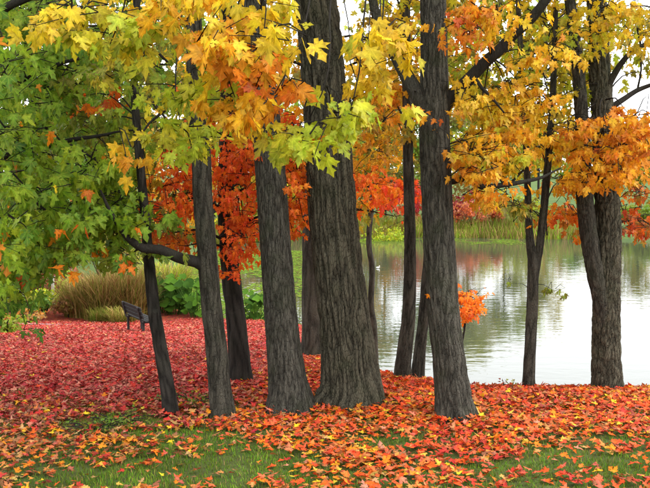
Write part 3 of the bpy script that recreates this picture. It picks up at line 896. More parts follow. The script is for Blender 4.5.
for (px, py, d, rx, ry, n, p_) in [
        (25, 35, 6.8, 42, 40, 200, G_GREEN), (75, 70, 7.2, 40, 30, 120, pal(mid=.4, green=.3, olive=.2, lime=.1)), (25, 100, 6.9, 40, 30, 150, G_GREEN),
        (20, 150, 6.8, 40, 35, 190, G_GREEN), (80, 165, 7.0, 45, 32, 190, G_GREEN), (120, 190, 7.1, 36, 36, 170, G_GREEN), (40, 205, 6.7, 50, 30, 190, G_GREEN),
        (95, 225, 6.9, 55, 24, 200, G_GREEN), (25, 250, 6.8, 40, 34, 190, G_GREEN), (75, 243, 7.2, 40, 14, 80, pal(green=.5, olive=.3, mid=.2)), (8, 275, 6.7, 20, 22, 80, G_GREEN),
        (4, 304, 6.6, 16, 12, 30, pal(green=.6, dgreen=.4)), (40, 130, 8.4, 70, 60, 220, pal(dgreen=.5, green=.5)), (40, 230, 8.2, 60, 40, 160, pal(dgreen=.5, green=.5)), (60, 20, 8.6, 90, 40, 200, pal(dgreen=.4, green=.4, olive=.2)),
        (150, 215, 7.4, 26, 22, 60, pal(green=.5, olive=.3, mid=.2)), (105, 120, 7.8, 50, 30, 110, pal(olive=.4, green=.4, mid=.2)), (10, 60, 6.0, 30, 60, 90, G_GREEN), (0, 200, 6.0, 25, 80, 90, G_GREEN)]:
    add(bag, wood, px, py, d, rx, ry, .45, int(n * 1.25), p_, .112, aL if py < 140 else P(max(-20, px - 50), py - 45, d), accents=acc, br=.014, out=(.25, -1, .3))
for (px, py) in [(85, 187), (48, 125), (62, 228), (82, 228), (133, 220), (52, 264), (128, 262), (68, 270)]:
    add(bag, None, px, py, 6.2, 4, 3, .05, 3, pal(orange=.5, redor=.5), .10, aL, per=3)
# the little shoot that hangs lowest
add(bag, wood, 30, 322, 6.6, 8, 14, .08, 18, pal(dgreen=.7, green=.3), .08, P(12, 285, 6.6), via=[P(24, 296, 6.6)], br=.006)
upper_crown(bag, Lb + Vector((.8, -.4, 5.2)), (2.4, 2.4, 1.4), 900, G_GREEN)
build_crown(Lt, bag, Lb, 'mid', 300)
wood.build('twigs', M['dark'], Lt, Lb, 'stuff')

# ---- another green tree further down the slope, beyond the left side
Kb = Vector((-7.2, 15.0, hz(-7.2, 15.0)))
Kt = thing('green_tree', 'dense dark green tree further down the slope behind the green maple', 'tree', Kb)
trunk('trunk', [Kb - Vector((0, 0, .3)), Kb + Vector((0, 0, 2)), Kb + Vector((.1, 0, 5)), Kb + Vector((0, .1, 9))], [.24, .2, .16, .05], M['dark'], Kt, Kb, seg=32, step=.1)
bag, wood = Leaves(), Wood()
for (px, py, rx, ry, n) in [(0, -5, 60, 26, 300), (10, 20, 60, 40, 500), (90, 15, 55, 40, 460), (30, 90, 60, 40, 500), (100, 85, 50, 36, 420), (20, 165, 50, 40, 420), (85, 160, 46, 36, 380), (30, 230, 40, 26, 240), (165, 30, 50, 36, 360), (160, 100, 40, 30, 300), (240, 20, 50, 36, 300), (170, 65, 46, 26, 280), (215, 85, 46, 30, 280), (130, 130, 44, 30, 260), (60, 60, 50, 30, 260)]:
    add(bag, wood, px, py, 15.0, rx, ry, .9, n, pal(green=.5, mid=.2, olive=.3), .16, Kb + Vector((0, 0, 3.2 + (180 - py) * .008)), br=.04, per=10)
build_crown(Kt, bag, Kb, 'mid', 0)
wood.build('twigs', M['dark'], Kt, Kb, 'stuff')

# ---- orange red maple behind
B2, B2b, B2d, _ = std_tree('red_maple_tree', 'dark trunk under a low fiery orange red crown behind the slim grey trunk', [(241, 384, 22), (239, 355, 21), (236, 320, 19.5), (231, 280, 19), (228, 240, 18), (226, 190, 16), (226, 120, 13)],
    'dark', (241, 383), top=P(228, -120, on_ground(241, 383).y), seg=56, step=.04, furrow=.007, freq=16, flare=.25, roots=4)
bag, wood = Leaves(), Wood()
def k_(d): return d
for (px, py, rx, ry, n, p_) in [(240, 185, 22, 45, 420, G_RED), (243, 235, 18, 26, 230, G_RED), (180, 200, 32, 24, 300, G_RED), (165, 235, 24, 14, 130, pal(redor=.5, orange=.3, olive=.2)),
                                (190, 165, 34, 22, 220, G_RED), (297, 185, 14, 45, 300, pal(flame=.7, scarlet=.2, gold=.1)), (292, 220, 12, 22, 110, pal(flame=.7, scarlet=.3)), (232, 268, 14, 9, 40, G_RED), (260, 150, 50, 26, 300, G_RED), (240, 110, 60, 30, 300, G_RED)]:
    add(bag, wood, px, py, B2d - .4, rx, ry, .8, int(n * 1.9), p_, .062, P(228, min(py, 230) + 12, B2d), br=.018, per=9)
add(bag, wood, 185, 245, B2d - .3, 32, 5, .4, 50, pal(redor=.5, orange=.5), .075, P(229, 250, B2d), br=.018)
upper_crown(bag, P(228, -190, B2d), (2.0, 1.8, 1.2), 900, G_RED, .12)
build_crown(B2, bag, B2b, 'mid', 120)
wood.build('twigs', M['dark'], B2, B2b, 'stuff')

# ---- trunk half hidden behind the thickest one
D2, D2b, D2d, _ = std_tree('maple_tree', 'grey trunk half hidden behind the thickest trunk', [(311, 358, 21), (312, 340, 20), (312, 290, 20), (312, 230, 19), (313, 160, 18)],
    'maple', (311, 357), top=P(322, -60, on_ground(311, 357).y), seg=48, step=.05, furrow=.006, freq=14, flare=.25)
bag, wood = Leaves(), Wood()
for (px, py, rx, ry, n, p_) in [(372, 150, 38, 22, 320, pal(gold=.4, orange=.35, olive=.25)), (370, 185, 30, 20, 300, pal(flame=.6, scarlet=.2, gold=.2)), (398, 192, 16, 16, 170, pal(scarlet=.7, magenta=.15, flame=.15)),
                                (360, 120, 40, 26, 260, pal(yellow=.35, olive=.4, orange=.25)), (300, 130, 40, 30, 200, G_OR), (395, 215, 12, 9, 40, pal(olive=.5, mid=.5)), (365, 210, 20, 9, 60, pal(olive=.5, gold=.3, mid=.2)),
        (215, 60, 40, 36, 300, pal(olive=.5, gold=.3, mid=.2)), (285, 50, 40, 40, 260, pal(olive=.4, gold=.4, orange=.2)), (385, 40, 36, 40, 320, pal(olive=.45, gold=.4, lime=.15)), (425, 70, 34, 40, 320, pal(olive=.4, gold=.4, orange=.2)), (395, 100, 30, 30, 240, pal(gold=.4, olive=.4, orange=.2)), (460, 50, 30, 40, 260, pal(olive=.5, gold=.35, lime=.15))]:
    add(bag, wood, px, py, D2d - .5, rx, ry, 1.0, n, p_, .11, P(314, py + 10, D2d), br=.025, per=9)
upper_crown(bag, P(330, 0, D2d), (3.2, 2.5, 1.8), 2200, pal(olive=.4, gold=.35, lime=.25), .14)
build_crown(D2, bag, D2b, 'mid', 60)
wood.build('twigs', M['dark'], D2, D2b, 'stuff')

# ---- thin crooked sapling
sd = 13.0
sb = P(376, 345, sd); sb = Vector((sb.x, sd, hz(sb.x, sd)))
S = thing('sapling', 'very thin crooked sapling stem between the thickest trunk and the water', 'tree', sb)
spx = [(374, 330), (371, 305), (372, 275), (371.5, 262), (369, 245), (370.5, 215), (375, 185), (380, 160), (384, 120), (388, 70)]
trunk('trunk', [sb - Vector((0, 0, .25))] + [P(a, b_, sd) for a, b_ in spx], [.055] + list(np.linspace(.05, .035, len(spx))), M['maple'], S, sb, seg=20, step=.05, furrow=.004, freq=18, flare=.15)
bag, wood = Leaves(), Wood()
for (px, py, rx, ry, n) in [(388, 125, 16, 20, 60), (380, 100, 20, 20, 60), (395, 60, 20, 26, 60)]:
    add(bag, wood, px, py, sd, rx, ry, .4, n, pal(olive=.4, gold=.35, orange=.25), .12, P(381, 150, sd), br=.01)
build_crown(S, bag, sb, 'mid', 20)
wood.build('twigs', M['dark'], S, sb, 'stuff')

# ---- two stems behind the right hand trunk
E2, E2b, E2d, _ = std_tree('twin_stem_tree', 'pair of slender stems standing together above the water behind a thicker trunk', [(402, 383, 17), (403, 365, 15.5), (406, 340, 14.5), (409, 310, 13), (410, 250, 11.5), (409, 200, 11), (408, 150, 10), (407, 80, 9.5), (405, 0, 9)],
    'maple', (402, 381), top=P(400, -200, on_ground(402, 381).y), seg=44, step=.03, furrow=.004, freq=24, flare=.2, roots=3)
pts, rad = px_path([(417, 388, 14), (418, 370, 12.5), (421, 340, 11.5), (424, 310, 11), (429, 250, 10), (433, 180, 9.5), (437, 100, 9), (440, 0, 8)], E2d + .15)
pts.insert(0, pts[0] - Vector((0, 0, .3))); rad.insert(0, rad[0])
trunk('stem', pts, rad, M['maple'], E2, E2b, seg=40, step=.03, furrow=.004, freq=24, flare=.15, roots=3)
bag, wood = Leaves(), Wood()
for (px, py, rx, ry, n, p_) in [(392, 30, 26, 30, 110, pal(yellow=.35, olive=.35, gold=.3)), (420, 30, 30, 40, 110, pal(gold=.4, orange=.3, olive=.3)), (385, 95, 24, 22, 80, pal(orange=.45, gold=.4, redor=.15)), (400, 135, 18, 16, 50, pal(olive=.5, gold=.5)), (416, 112, 14, 6, 14, G_OR)]:
    add(bag, wood, px, py, E2d + .3, rx, ry, .6, int(n * 1.5), p_, .085, P(407, py + 30, E2d), br=.012)
upper_crown(bag, P(405, -150, E2d), (1.5, 1.5, 1.0), 400, G_AUT)
build_crown(E2, bag, E2b, 'mid', 60)
wood.build('twigs', M['dark'], E2, E2b, 'stuff')

# ---- right hand trunk with the forking limbs
E, Eb, Ed, _ = std_tree('forked_maple_tree', 'grey trunk forking into two high limbs with grass around its foot', [(455, 420, 37), (453, 400, 34), (449, 360, 33), (444, 320, 32), (440, 260, 31.5), (437, 200, 31), (435, 150, 30), (434, 100, 29), (434, 60, 26), (433, 0, 25), (432, -90, 23)],
    'maple2', (455, 418), top=P(430, -480, 7.1), seg=120, step=.022, furrow=.0055, freq=42, flare=.36, roots=5, vstretch=.12)
limb(E, Eb, [P(432, 112, Ed), P(424, 104, Ed), P(416, 92, Ed + .02), P(406, 75, Ed + .05), P(396, 56, Ed + .1), P(386, 38, Ed + .1), P(376, 15, Ed + .1), P(366, -40, Ed)], [.085, .078, .066, .058, .052, .045, .04, .03], 'maple2', wob=.01, seg=20)
limb(E, Eb, [P(440, 112, Ed), P(450, 98, Ed - .02), P(468, 80, Ed - .08), P(491, 57, Ed - .15), P(510, 39, Ed - .2), P(526, 23, Ed - .3), P(547, -2, Ed - .4), P(575, -50, Ed - .5)], [.07, .056, .052, .046, .043, .04, .036, .026], 'dark', wob=.012, seg=20)
limb(E, Eb, [P(474, 76, Ed - .1), P(482, 88, Ed - .2), P(492, 98, Ed - .25), P(504, 113, Ed - .3)], [.018, .014, .011, .006], 'dark', wob=.008, seg=10)
limb(E, Eb, [P(444, 182, Ed), P(453, 181, Ed), P(467, 177, Ed - .05), P(475, 183, Ed - .1), P(482, 187, Ed - .1), P(504, 185, Ed - .05), P(522, 182, Ed), P(543, 177, Ed + .1), P(560, 168, Ed + .2)], [.034, .03, .028, .027, .025, .021, .018, .013, .007], 'dark', wob=.008, seg=12)
limb(E, Eb, [P(510, 184, Ed), P(520, 174, Ed), P(530, 164, Ed - .1)], [.014, .01, .005], 'dark', seg=8)
bag, wood = Leaves(), Wood()
aE = P(491, 57, Ed - .15); aF_ = P(504, 185, Ed - .05); aU = P(434, -60, Ed)
for (px, py, d, rx, ry, n, p_, an) in [
        (475, 25, 6.4, 26, 26, 60, pal(orange=.5, redor=.3, gold=.2), aE), (500, 15, 6.2, 30, 16, 44, pal(gold=.4, orange=.4, yellow=.2), aE), (462, 95, 6.8, 14, 26, 44, pal(gold=.5, yellow=.4, orange=.1), P(450, 98, Ed)),
        (480, 110, 7.3, 30, 28, 90, pal(yellow=.4, gold=.4, lime=.2), aE), (510, 95, 7.3, 36, 22, 110, pal(gold=.45, yellow=.35, orange=.2), aE), (470, 150, 6.9, 26, 18, 90, pal(gold=.4, lime=.2, orange=.4), aF_),
        (495, 140, 7.2, 36, 20, 110, pal(gold=.5, orange=.4, yellow=.1), aF_), (480, 170, 6.8, 24, 12, 60, pal(orange=.6, gold=.4), aF_), (500, 160, 7.3, 34, 14, 90, pal(lime=.4, yellow=.35, gold=.25), aF_),
        (487, 195, 7.0, 16, 10, 40, pal(orange=.5, gold=.5), aF_), (540, 55, 6.9, 30, 20, 60, pal(yellow=.5, gold=.4, orange=.1), aE), (426, 20, 6.4, 10, 10, 5, pal(yellow=.4, orange=.4, lime=.2), aU),
        (410, 110, 6.5, 18, 6, 14, G_OR, P(416, 92, Ed)), (515, 205, 7.4, 30, 8, 26, pal(olive=.5, mid=.3, gold=.2), aF_), (400, 12, 7.6, 30, 16, 30, G_YEL, aU), (466, 8, 6.6, 18, 10, 18, G_OR, aU), (535, 115, 7.4, 30, 24, 80, pal(gold=.5, orange=.35, yellow=.15), aE)]:
    add(bag, wood, px, py, d, rx, ry, .45, int(n * 2.1), p_, .076, an, br=.008, per=9, out=(.15, -1, .35))
for (px, py) in [(437, 118), (441, 48), (425, 293)]:
    add(bag, None, px, py, Ed - .18, 3, 2, .01, 3, pal(redor=.6, orange=.4), .07, aU, per=3)
upper_crown(bag, P(440, -300, 7.0), (2.4, 2.4, 1.2), 900, G_AUT)
build_crown(E, bag, Eb, 'mid', 300)
wood.build('twigs', M['dark'], E, Eb, 'stuff')

# ---- slender tree that divides low, at the water's edge
Fd = 8.35
Ft, Fb, _, _ = std_tree('slender_forked_tree', 'slender trunk dividing into two thin stems on the edge of the bank', [(527, 400, 13.5), (528.5, 385, 12), (530, 350, 11.5), (532, 310, 11.5), (533, 280, 11.5), (533.5, 265, 12), (530, 240, 8), (528, 200, 7), (527, 165, 6.5), (525, 120, 5.5), (520, 40, 5)],
    'maple', None, d=Fd, top=P(510, -140, Fd), seg=36, step=.03, furrow=.003, freq=26, flare=.2, roots=3)
pts, rad = px_path([(534, 285, 6.5), (536, 268, 8), (539, 250, 8), (543, 220, 8), (546, 185, 7.5), (549, 150, 7), (553, 90, 6), (556, 0, 5)], Fd + .03)
trunk('stem', pts, rad, M['maple'], Ft, Fb, seg=32, step=.03, furrow=.003, freq=26, flare=0)
bag, wood = Leaves(), Wood()
for (px, py, rx, ry, n, p_) in [(540, 150, 30, 14, 70, pal(gold=.4, yellow=.3, orange=.3)), (560, 180, 24, 14, 60, pal(orange=.5, gold=.4, redor=.1)), (515, 130, 26, 20, 70, pal(yellow=.4, lime=.3, gold=.3)), (545, 215, 14, 16, 20, pal(orange=.4, redor=.3, olive=.3)),
                                (530, 60, 26, 34, 80, pal(lime=.4, mid=.3, yellow=.3)), (560, 20, 30, 22, 70, pal(yellow=.5, gold=.3, lime=.2)), (555, 110, 26, 24, 80, pal(gold=.4, yellow=.4, olive=.2)), (520, 205, 16, 10, 24, pal(olive=.6, gold=.4))]:
    add(bag, wood, px, py, Fd + .2, rx, ry, .5, int(n * 2.0), p_, .076, P(547, py + 20, Fd), br=.009, out=(.1, -1, .3))
# the thin leafy twig over the water
add(bag, wood, 554, 291, Fd - .1, 17, 4, .1, 34, pal(olive=.55, mid=.45), .055, P(533, 284, Fd), per=6, br=.005, twig_r=.002)
add(bag, wood, 512, 283, Fd - .1, 4, 6, .1, 5, pal(olive=.6, mid=.4), .05, P(532, 290, Fd), per=5, br=.004, twig_r=.002)
for (px, py, rx, ry, n) in [(470, 60, 26, 40, 150), (500, 60, 30, 36, 170), (535, 90, 30, 40, 190), (565, 70, 24, 46, 190), (480, 135, 34, 26, 150), (525, 30, 36, 26, 150), (575, 20, 30, 22, 120), (625, 25, 30, 22, 110), (540, 150, 36, 20, 120), (455, 15, 24, 20, 110), (520, 10, 40, 16, 150), (590, 60, 30, 24, 120), (620, 135, 36, 20, 120), (490, 100, 36, 24, 140), (560, 40, 30, 24, 130)]:
    add(bag, wood, px, py, 10.0, rx, ry, .6, int(n * 1.5), pal(olive=.35, lime=.25, gold=.25, mid=.15), .09, P(548, max(20, py), Fd), br=.008, per=9)
upper_crown(bag, P(540, -100, Fd), (1.4, 1.4, .9), 400, G_YEL)
build_crown(Ft, bag, Fb, 'mid', 200)
wood.build('twigs', M['dark'], Ft, Fb, 'stuff')

# ---- thick double trunk at the right
Gd = 8.3
Gt, Gb, _, _ = std_tree('double_trunk_tree', 'dark rough double trunk dividing halfway up on the edge of the bank', [(607, 398, 32), (607, 380, 29), (606, 345, 27), (606, 310, 26.5), (607, 270, 26), (608, 235, 25), (607, 200, 24), (605, 160, 22.5), (602, 110, 21.5), (599, 60, 20), (597, 10, 18.5), (594, -80, 17)],
    'oak', None, d=Gd, top=P(588, -380, Gd), seg=120, step=.022, furrow=.009, freq=36, flare=.16, roots=4, vstretch=.22)
pts, rad = px_path([(604, 330, 10), (601, 305, 15), (596.5, 280, 17), (592, 255, 17.5), (588, 230, 17), (585.5, 205, 16.5), (584, 180, 16), (583, 140, 14), (579, 80, 12), (570, 0, 10)], Gd - .06)
trunk('stem', pts, rad, M['maple'], Gt, Gb, seg=56, step=.025, furrow=.005, freq=42, flare=0, vstretch=.2)
limb(Gt, Gb, [P(602, 98, Gd), P(609, 84, Gd - .05), P(616, 71, Gd - .1), P(624, 60, Gd - .15), P(641, 46, Gd - .2), P(665, 38, Gd - .2)], [.05, .036, .03, .027, .022, .015], 'maple', seg=14, wob=.01)
limb(Gt, Gb, [P(604, 116, Gd), P(616, 104, Gd), P(637, 91, Gd + .1), P(662, 80, Gd + .1)], [.045, .03, .024, .017], 'dark', seg=12, wob=.01)
limb(Gt, Gb, [P(637, 92, Gd + .1), P(641, 70, Gd + .1), P(640, 40, Gd + .1), P(641, 5, Gd + .1)], [.012, .009, .008, .005], 'dark', seg=8, wob=.006)
limb(Gt, Gb, [P(606, 205, Gd), P(580, 212, Gd + .5), P(555, 220, Gd + .8), P(543, 233, Gd + .9)], [.03, .016, .011, .005], 'dark', seg=8, wob=.01)
limb(Gt, Gb, [P(606, 190, Gd), P(622, 170, Gd + .2), P(640, 158, Gd + .2), P(662, 148, Gd + .2)], [.035, .022, .016, .01], 'dark', seg=10, wob=.01)
bag, wood = Leaves(), Wood()
g1 = P(602, 100, Gd)
for (px, py, d, rx, ry, n, p_, an) in [
        (600, 128, 7.5, 38, 16, 110, pal(orange=.5, gold=.35, redor=.15), g1), (632, 118, 7.5, 26, 18, 80, pal(orange=.5, gold=.3, redor=.2), g1), (615, 150, 7.6, 40, 14, 110, pal(orange=.55, gold=.3, redor=.15), P(622, 170, Gd)),
        (595, 172, 7.6, 36, 14, 100, pal(gold=.45, orange=.45, yellow=.1), P(606, 190, Gd)), (630, 165, 7.6, 26, 12, 60, pal(orange=.6, gold=.4), P(640, 158, Gd)), (578, 215, 9.0, 26, 18, 120, pal(redor=.5, orange=.35, olive=.15), P(580, 212, Gd + .5)),
        (628, 222, 9.0, 26, 16, 120, pal(redor=.55, red=.2, olive=.25), P(612, 200, Gd)), (640, 195, 9.0, 20, 10, 40, pal(redor=.5, olive=.3, orange=.2), P(622, 180, Gd)), (600, 12, 7.4, 36, 18, 90, pal(yellow=.5, gold=.3, lime=.2), P(597, -30, Gd)),
        (632, 30, 7.6, 26, 22, 70, pal(yellow=.5, gold=.3, olive=.2), P(641, 46, Gd)), (598, 42, 7.5, 10, 18, 24, pal(yellow=.6, lime=.4), P(597, -10, Gd)), (640, 70, 8.6, 20, 16, 30, pal(olive=.5, lime=.3, gold=.2), g1), (575, 90, 8.6, 24, 26, 90, pal(lime=.4, yellow=.3, olive=.3), g1),
        (570, 135, 8.0, 24, 20, 80, pal(gold=.45, yellow=.3, orange=.25), g1), (640, 140, 8.2, 20, 14, 50, pal(yellow=.5, gold=.5), g1), (570, 45, 8.4, 26, 30, 90, pal(lime=.35, yellow=.35, olive=.3), P(575, 20, Gd)),
        (690, 30, 8.0, 40, 30, 90, pal(yellow=.5, gold=.3, olive=.2), P(665, 38, Gd)), (700, 110, 8.0, 40, 30, 110, pal(orange=.4, gold=.4, yellow=.2), P(662, 80, Gd)), (695, 170, 8.2, 34, 20, 80, pal(orange=.5, gold=.3, redor=.2), P(662, 148, Gd))]:
    add(bag, wood, px, py, d, rx, ry, .5, int(n * 2.1), p_, .076, an, br=.01, out=(-.1, -1, .35))
upper_crown(bag, P(605, -220, 8.1), (2.4, 2.2, 1.2), 900, G_AUT)
build_crown(Gt, bag, Gb, 'mid', 300)
wood.build('twigs', M['dark'], Gt, Gb, 'stuff')

# ---- low orange bush at the water's edge behind the forked maple
ob = Vector((P(466, 300, 17.0).x, 17.0, 0)); ob.z = max(hz(ob.x, ob.y), -3.3)
O = thing('orange_maple_bush', 'small bright orange maple bush over the water behind the forked trunk', 'bush', ob)
limb(O, ob, [ob - Vector((0, 0, .2)), P(458, 370, 17), P(464, 330, 17), P(466, 298, 17)], [.03, .025, .02, .012], 'dark', 'stem')
bag, wood = Leaves(), Wood()
add(bag, wood, 459, 303, 16.8, 22, 20, .5, 380, pal(flame=.6, scarlet=.2, orange=.2), .12, P(464, 330, 17), per=7)
add(bag, wood, 475, 300, 16.8, 11, 13, .3, 90, pal(flame=.8, orange=.2), .11, P(464, 330, 17), per=7)
build_crown(O, bag, ob, 'mid', 0, name='foliage'); wood.build('twigs', M['dark'], O, ob, 'stuff')

# ---- grass tuft round the forked maple's foot and by the big trunk: seedlings
def seedling(name, label, pos, h, n, palette, size, cat='plant', spread=.10):
    z = hz(pos[0], pos[1]); b0 = Vector((pos[0], pos[1], z))
    root = thing(name, label, cat, b0)
    wd, bg_ = Wood(), Leaves()
    for i in range(max(2, n // 7)):
        a_ = random.uniform(0, 6.28); e = b0 + Vector((math.cos(a_) * spread * random.uniform(.3, 1), math.sin(a_) * spread * random.uniform(.3, 1), h * random.uniform(.6, 1)))
        wd.add(tube([b0 - Vector((0, 0, .03)), b0.lerp(e, .5) + Vector((0, 0, .02)), e], [.005, .004, .002], 4, .1))
        k = 7
        t = rng.uniform(.25, 1, (k, 1))
        p_ = np.array(b0) + (np.array(e) - np.array(b0)) * t
        o_ = rng.normal(size=(k, 3)); o_[:, 2] = np.abs(o_[:, 2]) * .4
        bg_.add(p_ + o_ * .01, o_ + [0, 0, .1], rng.normal(size=(k, 3)) * .4 + [0, -.5, .8], size * rng.uniform(.7, 1.2, k), pick(palette, k))
    wd.build('stems', M['dark'], root, b0, 'stuff')
    pos_, tip, nor, sz_, col_ = bg_.arrays()
    bake('foliage', pos_, frames(tip, nor), sz_, col_, 'lo', 'leaf', root, b0)
    return root
q = on_ground(387, 372); seedling('seedling', 'small leafy seedling at the foot of the thickest trunk', (q.x, q.y), .28, 24, pal(green=.5, dgreen=.3, mid=.2), .05)
q = on_ground(505, 392); seedling('seedling', 'small purplish seedling sticking out of the orange leaves on the crest', (q.x, q.y), .12, 14, pal(maroon=.5, olive=.3, crimson=.2), .035)
q = on_ground(512, 392); seedling('seedling', 'small yellow green seedling on the crest above the water', (q.x, q.y), .15, 10, pal(olive=.6, lime=.4), .03)
for (px, py, lab) in [(118, 424, 'broad patch of low green weeds on the edge of the red slope'), (95, 432, 'sparse low weeds beside the broad weed patch'), (192, 404, 'low yellowish weeds between the thin trunk and the slim trunk')]:
    q = on_ground(px, py)
    seedling('weed_patch', lab, (q.x, q.y), .07, 200, pal(olive=.5, green=.4, dgreen=.1), .032, spread=.34)

# ================================================================== BENCH AND GARDEN BED AT THE FOOT OF THE SLOPE
def boxm(cx, cy, cz, sx, sy, sz, rx=0.0, bev=.006):
    import bmesh
    bm = bmesh.new(); bmesh.ops.create_cube(bm, size=1)
    bmesh.ops.scale(bm, vec=(sx, sy, sz), verts=bm.verts)
    bmesh.ops.bevel(bm, geom=list(bm.edges), offset=bev, segments=1, affect='EDGES')
    bmesh.ops.rotate(bm, matrix=Matrix.Rotation(rx, 3, 'Y'), verts=bm.verts)
    bmesh.ops.translate(bm, vec=(cx, cy, cz), verts=bm.verts)
    return bm
def bm_obj(name, bm, mat, parent):
    me = bpy.data.meshes.new(name); bm.to_mesh(me); bm.free(); me.materials.append(M[mat])
    return link(bpy.data.objects.new(name, me), parent)
bc = on_ground(130, 334)
bench = thing('park_bench', 'dark wooden park bench facing the pond beside the tan grass', 'bench', (bc.x, bc.y + .85, hz(bc.x, bc.y + .85)))
bench.scale = (.76, .76, .76)
bench.rotation_euler = (0, 0, math.radians(31))
for i in range(4):
    bm_obj('seat_slat', boxm(-.02 + i * .115, 0, .45, .10, 1.75, .04), 'bench_wood', bench)
for i in range(3):
    bm_obj('back_slat', boxm(-.13 - i * .035, 0, .58 + i * .125, .035, 1.75, .11, -.26), 'bench_wood', bench)
for yy in (-.72, .72):
    f = bm_obj('end_frame', boxm(.14, yy, .405, .52, .07, .05), 'bench_dark', bench)
    bm_obj('leg', boxm(.36, yy, .17, .07, .07, .42), 'bench_dark', bench)
    bm_obj('leg', boxm(-.08, yy, .17, .07, .07, .42), 'bench_dark', bench)
    bm_obj('back_support', boxm(-.20, yy, .64, .05, .07, .52, -.26), 'bench_dark', bench)

# gravel path by the bench
pp = [(-15, 26.6), (-12, 26.2), (-9.5, 25.7), (-7.6, 25.4), (-6.6, 25.5)]
V, F = [], []
for i, (x_, y_) in enumerate(pp):
    for s_ in (-.5, -.17, .17, .5):
        V.append((x_, y_ + s_ * 1.0, hz(x_, y_ + s_ * 1.0) + .03))
for i in range(len(pp) - 1):
    for j in range(3):
        F.append((i * 4 + j, (i + 1) * 4 + j, (i + 1) * 4 + j + 1, i * 4 + j + 1))
o = mesh_obj('path', V, F, M['stone']); tag(o, kind='structure')

def blades(root, base, n, h, spread, palette, name='blades', width=.012, arch=.5, seed_heads=None):
    k = n
    a_ = rng.uniform(0, 2 * np.pi, k); r0 = spread * .35 * np.sqrt(rng.uniform(0, 1, k))
    x0, y0 = np.cos(a_) * r0, np.sin(a_) * r0
    az = a_ + rng.normal(size=k) * 1.0
    hh = h * rng.uniform(.35, 1.1, k); re = spread * arch * rng.uniform(.3, 1.2, k)
    dx, dy = np.cos(az), np.sin(az); wd = width * rng.uniform(.6, 1.3, k)
    rows = []
    for t in (0, .4, .75, 1.0):
        zz = hh * (t * 1.25 - .35 * t * t * (1 + arch * .8)); rr = re * t ** 1.8
        cx, cy = x0 + dx * rr, y0 + dy * rr
        wt = wd * (1 - t) ** .6
        rows.append(np.stack([cx - dy * wt, cy + dx * wt, zz], 1)); rows.append(np.stack([cx + dy * wt, cy - dx * wt, zz], 1))
    V = np.stack(rows, 1).reshape(-1, 3)
    V[:, 2] -= .05
    o8 = (np.arange(k) * 8)[:, None]
    F = np.concatenate([o8 + [0, 1, 3, 2], o8 + [2, 3, 5, 4], o8 + [4, 5, 7, 6]])
    c = np.repeat(pick(palette, k), 8, 0)
    ob_ = mesh_obj(name, V, F, M['grass'], root, c); ob_['kind'] = 'stuff'
    return ob_
def clump(px, py, label, h, spread, n, palette, name='ornamental_grass', cat='grass clump', **kw):
    q = on_ground(px, py)
    r_ = thing(name, label, cat, (q.x, q.y, q.z)); blades(r_, q, n, h, spread, palette, **kw); return r_
TAN = pal(tan=.30, olive=.42, brown=.28)
q0 = on_ground(110, 330).y
def at_depth(px, d):
    x_ = (px - CX) / FPX * d
    return Vector((x_, d, hz(x_, d)))
def clump_at(px, d, label, h, spread, n, palette, name='ornamental_grass', cat='grass clump', **kw):
    q = at_depth(px, d)
    r_ = thing(name, label, cat, q); blades(r_, q, n, h, spread, palette, **kw); return r_
clump_at(128, 29.0, 'tall golden tan grass clump right behind the bench', 2.3, 1.9, 1900, TAN, width=.016)
clump_at(103, 28.8, 'broad golden brown grass clump to the left of the bench', 2.1, 2.0, 1900, TAN, width=.016)
clump_at(82, 29.4, 'olive tan grass clump at the end of the garden bed', 1.8, 1.8, 1500, pal(tan=.3, olive=.5, brown=.2), width=.016)
clump_at(100, 27.6, 'low olive green grass tuft in front of the brown clump', .7, 1.0, 500, pal(olive=.8, green=.1, tan=.1), width=.014)
clump_at(120, 27.2, 'low yellow green grass tuft close to the bench', .7, 1.1, 600, pal(olive=.7, brown=.1, tan=.2), width=.014)
clump_at(165, 33, 'tall pale yellow grass behind the big leaved plants', 2.0, 2.2, 1500, pal(lime=.35, olive=.4, tan=.25), width=.02)
clump_at(190, 33, 'tall yellow green grass behind the big leaved plants near the slim trunk', 2.0, 2.2, 1500, pal(lime=.4, olive=.4, tan=.2), width=.02)

def shrub(label, px, d, h, rx, palette, n=500, size=.16, name='shrub', cat='shrub', lod='lo', z=None, ry=None):
    q = at_depth(px, d)
    r_ = thing(name, label, cat, q)
    wd = Wood()
    for i in range(6):
        a_ = i * 1.05; e = q + Vector((math.cos(a_) * rx * .6, math.sin(a_) * rx * .6, h * random.uniform(.6, .9)))
        wd.add(tube([q - Vector((0, 0, .1)), q.lerp(e, .5) + Vector((0, 0, .1)), e], [.03, .02, .008], 5, .3))
    wd.build('stems', M['dark'], r_, q, 'stuff')
    nb = 9
    C_ = np.stack([rng.uniform(-.65, .65, nb) * rx, rng.uniform(-.65, .65, nb) * rx, h * rng.uniform(.25, .8, nb)], 1)
    k = rng.integers(0, nb, n)
    qd = rng.normal(size=(n, 3)); qd /= np.linalg.norm(qd, axis=1, keepdims=True)
    pos = C_[k] + qd * np.array([rx * .42, rx * .42, h * .24]) * rng.uniform(.5, 1.1, (n, 1))
    pos[:, 2] = np.clip(pos[:, 2], .03, h * 1.05)
    nor = qd + rng.normal(size=(n, 3)) * .4 + [0, 0, .4]
    tip = rng.normal(size=(n, 3)) + [0, 0, -.4]
    tone = pick(palette, nb)
    col = tone[k] * .5 + pick(palette, n) * .5
    bake('foliage', pos + np.array(q), frames(tip, nor), size * rng.uniform(.7, 1.2, n), col, lod, 'leaf', r_, q)
    return r_
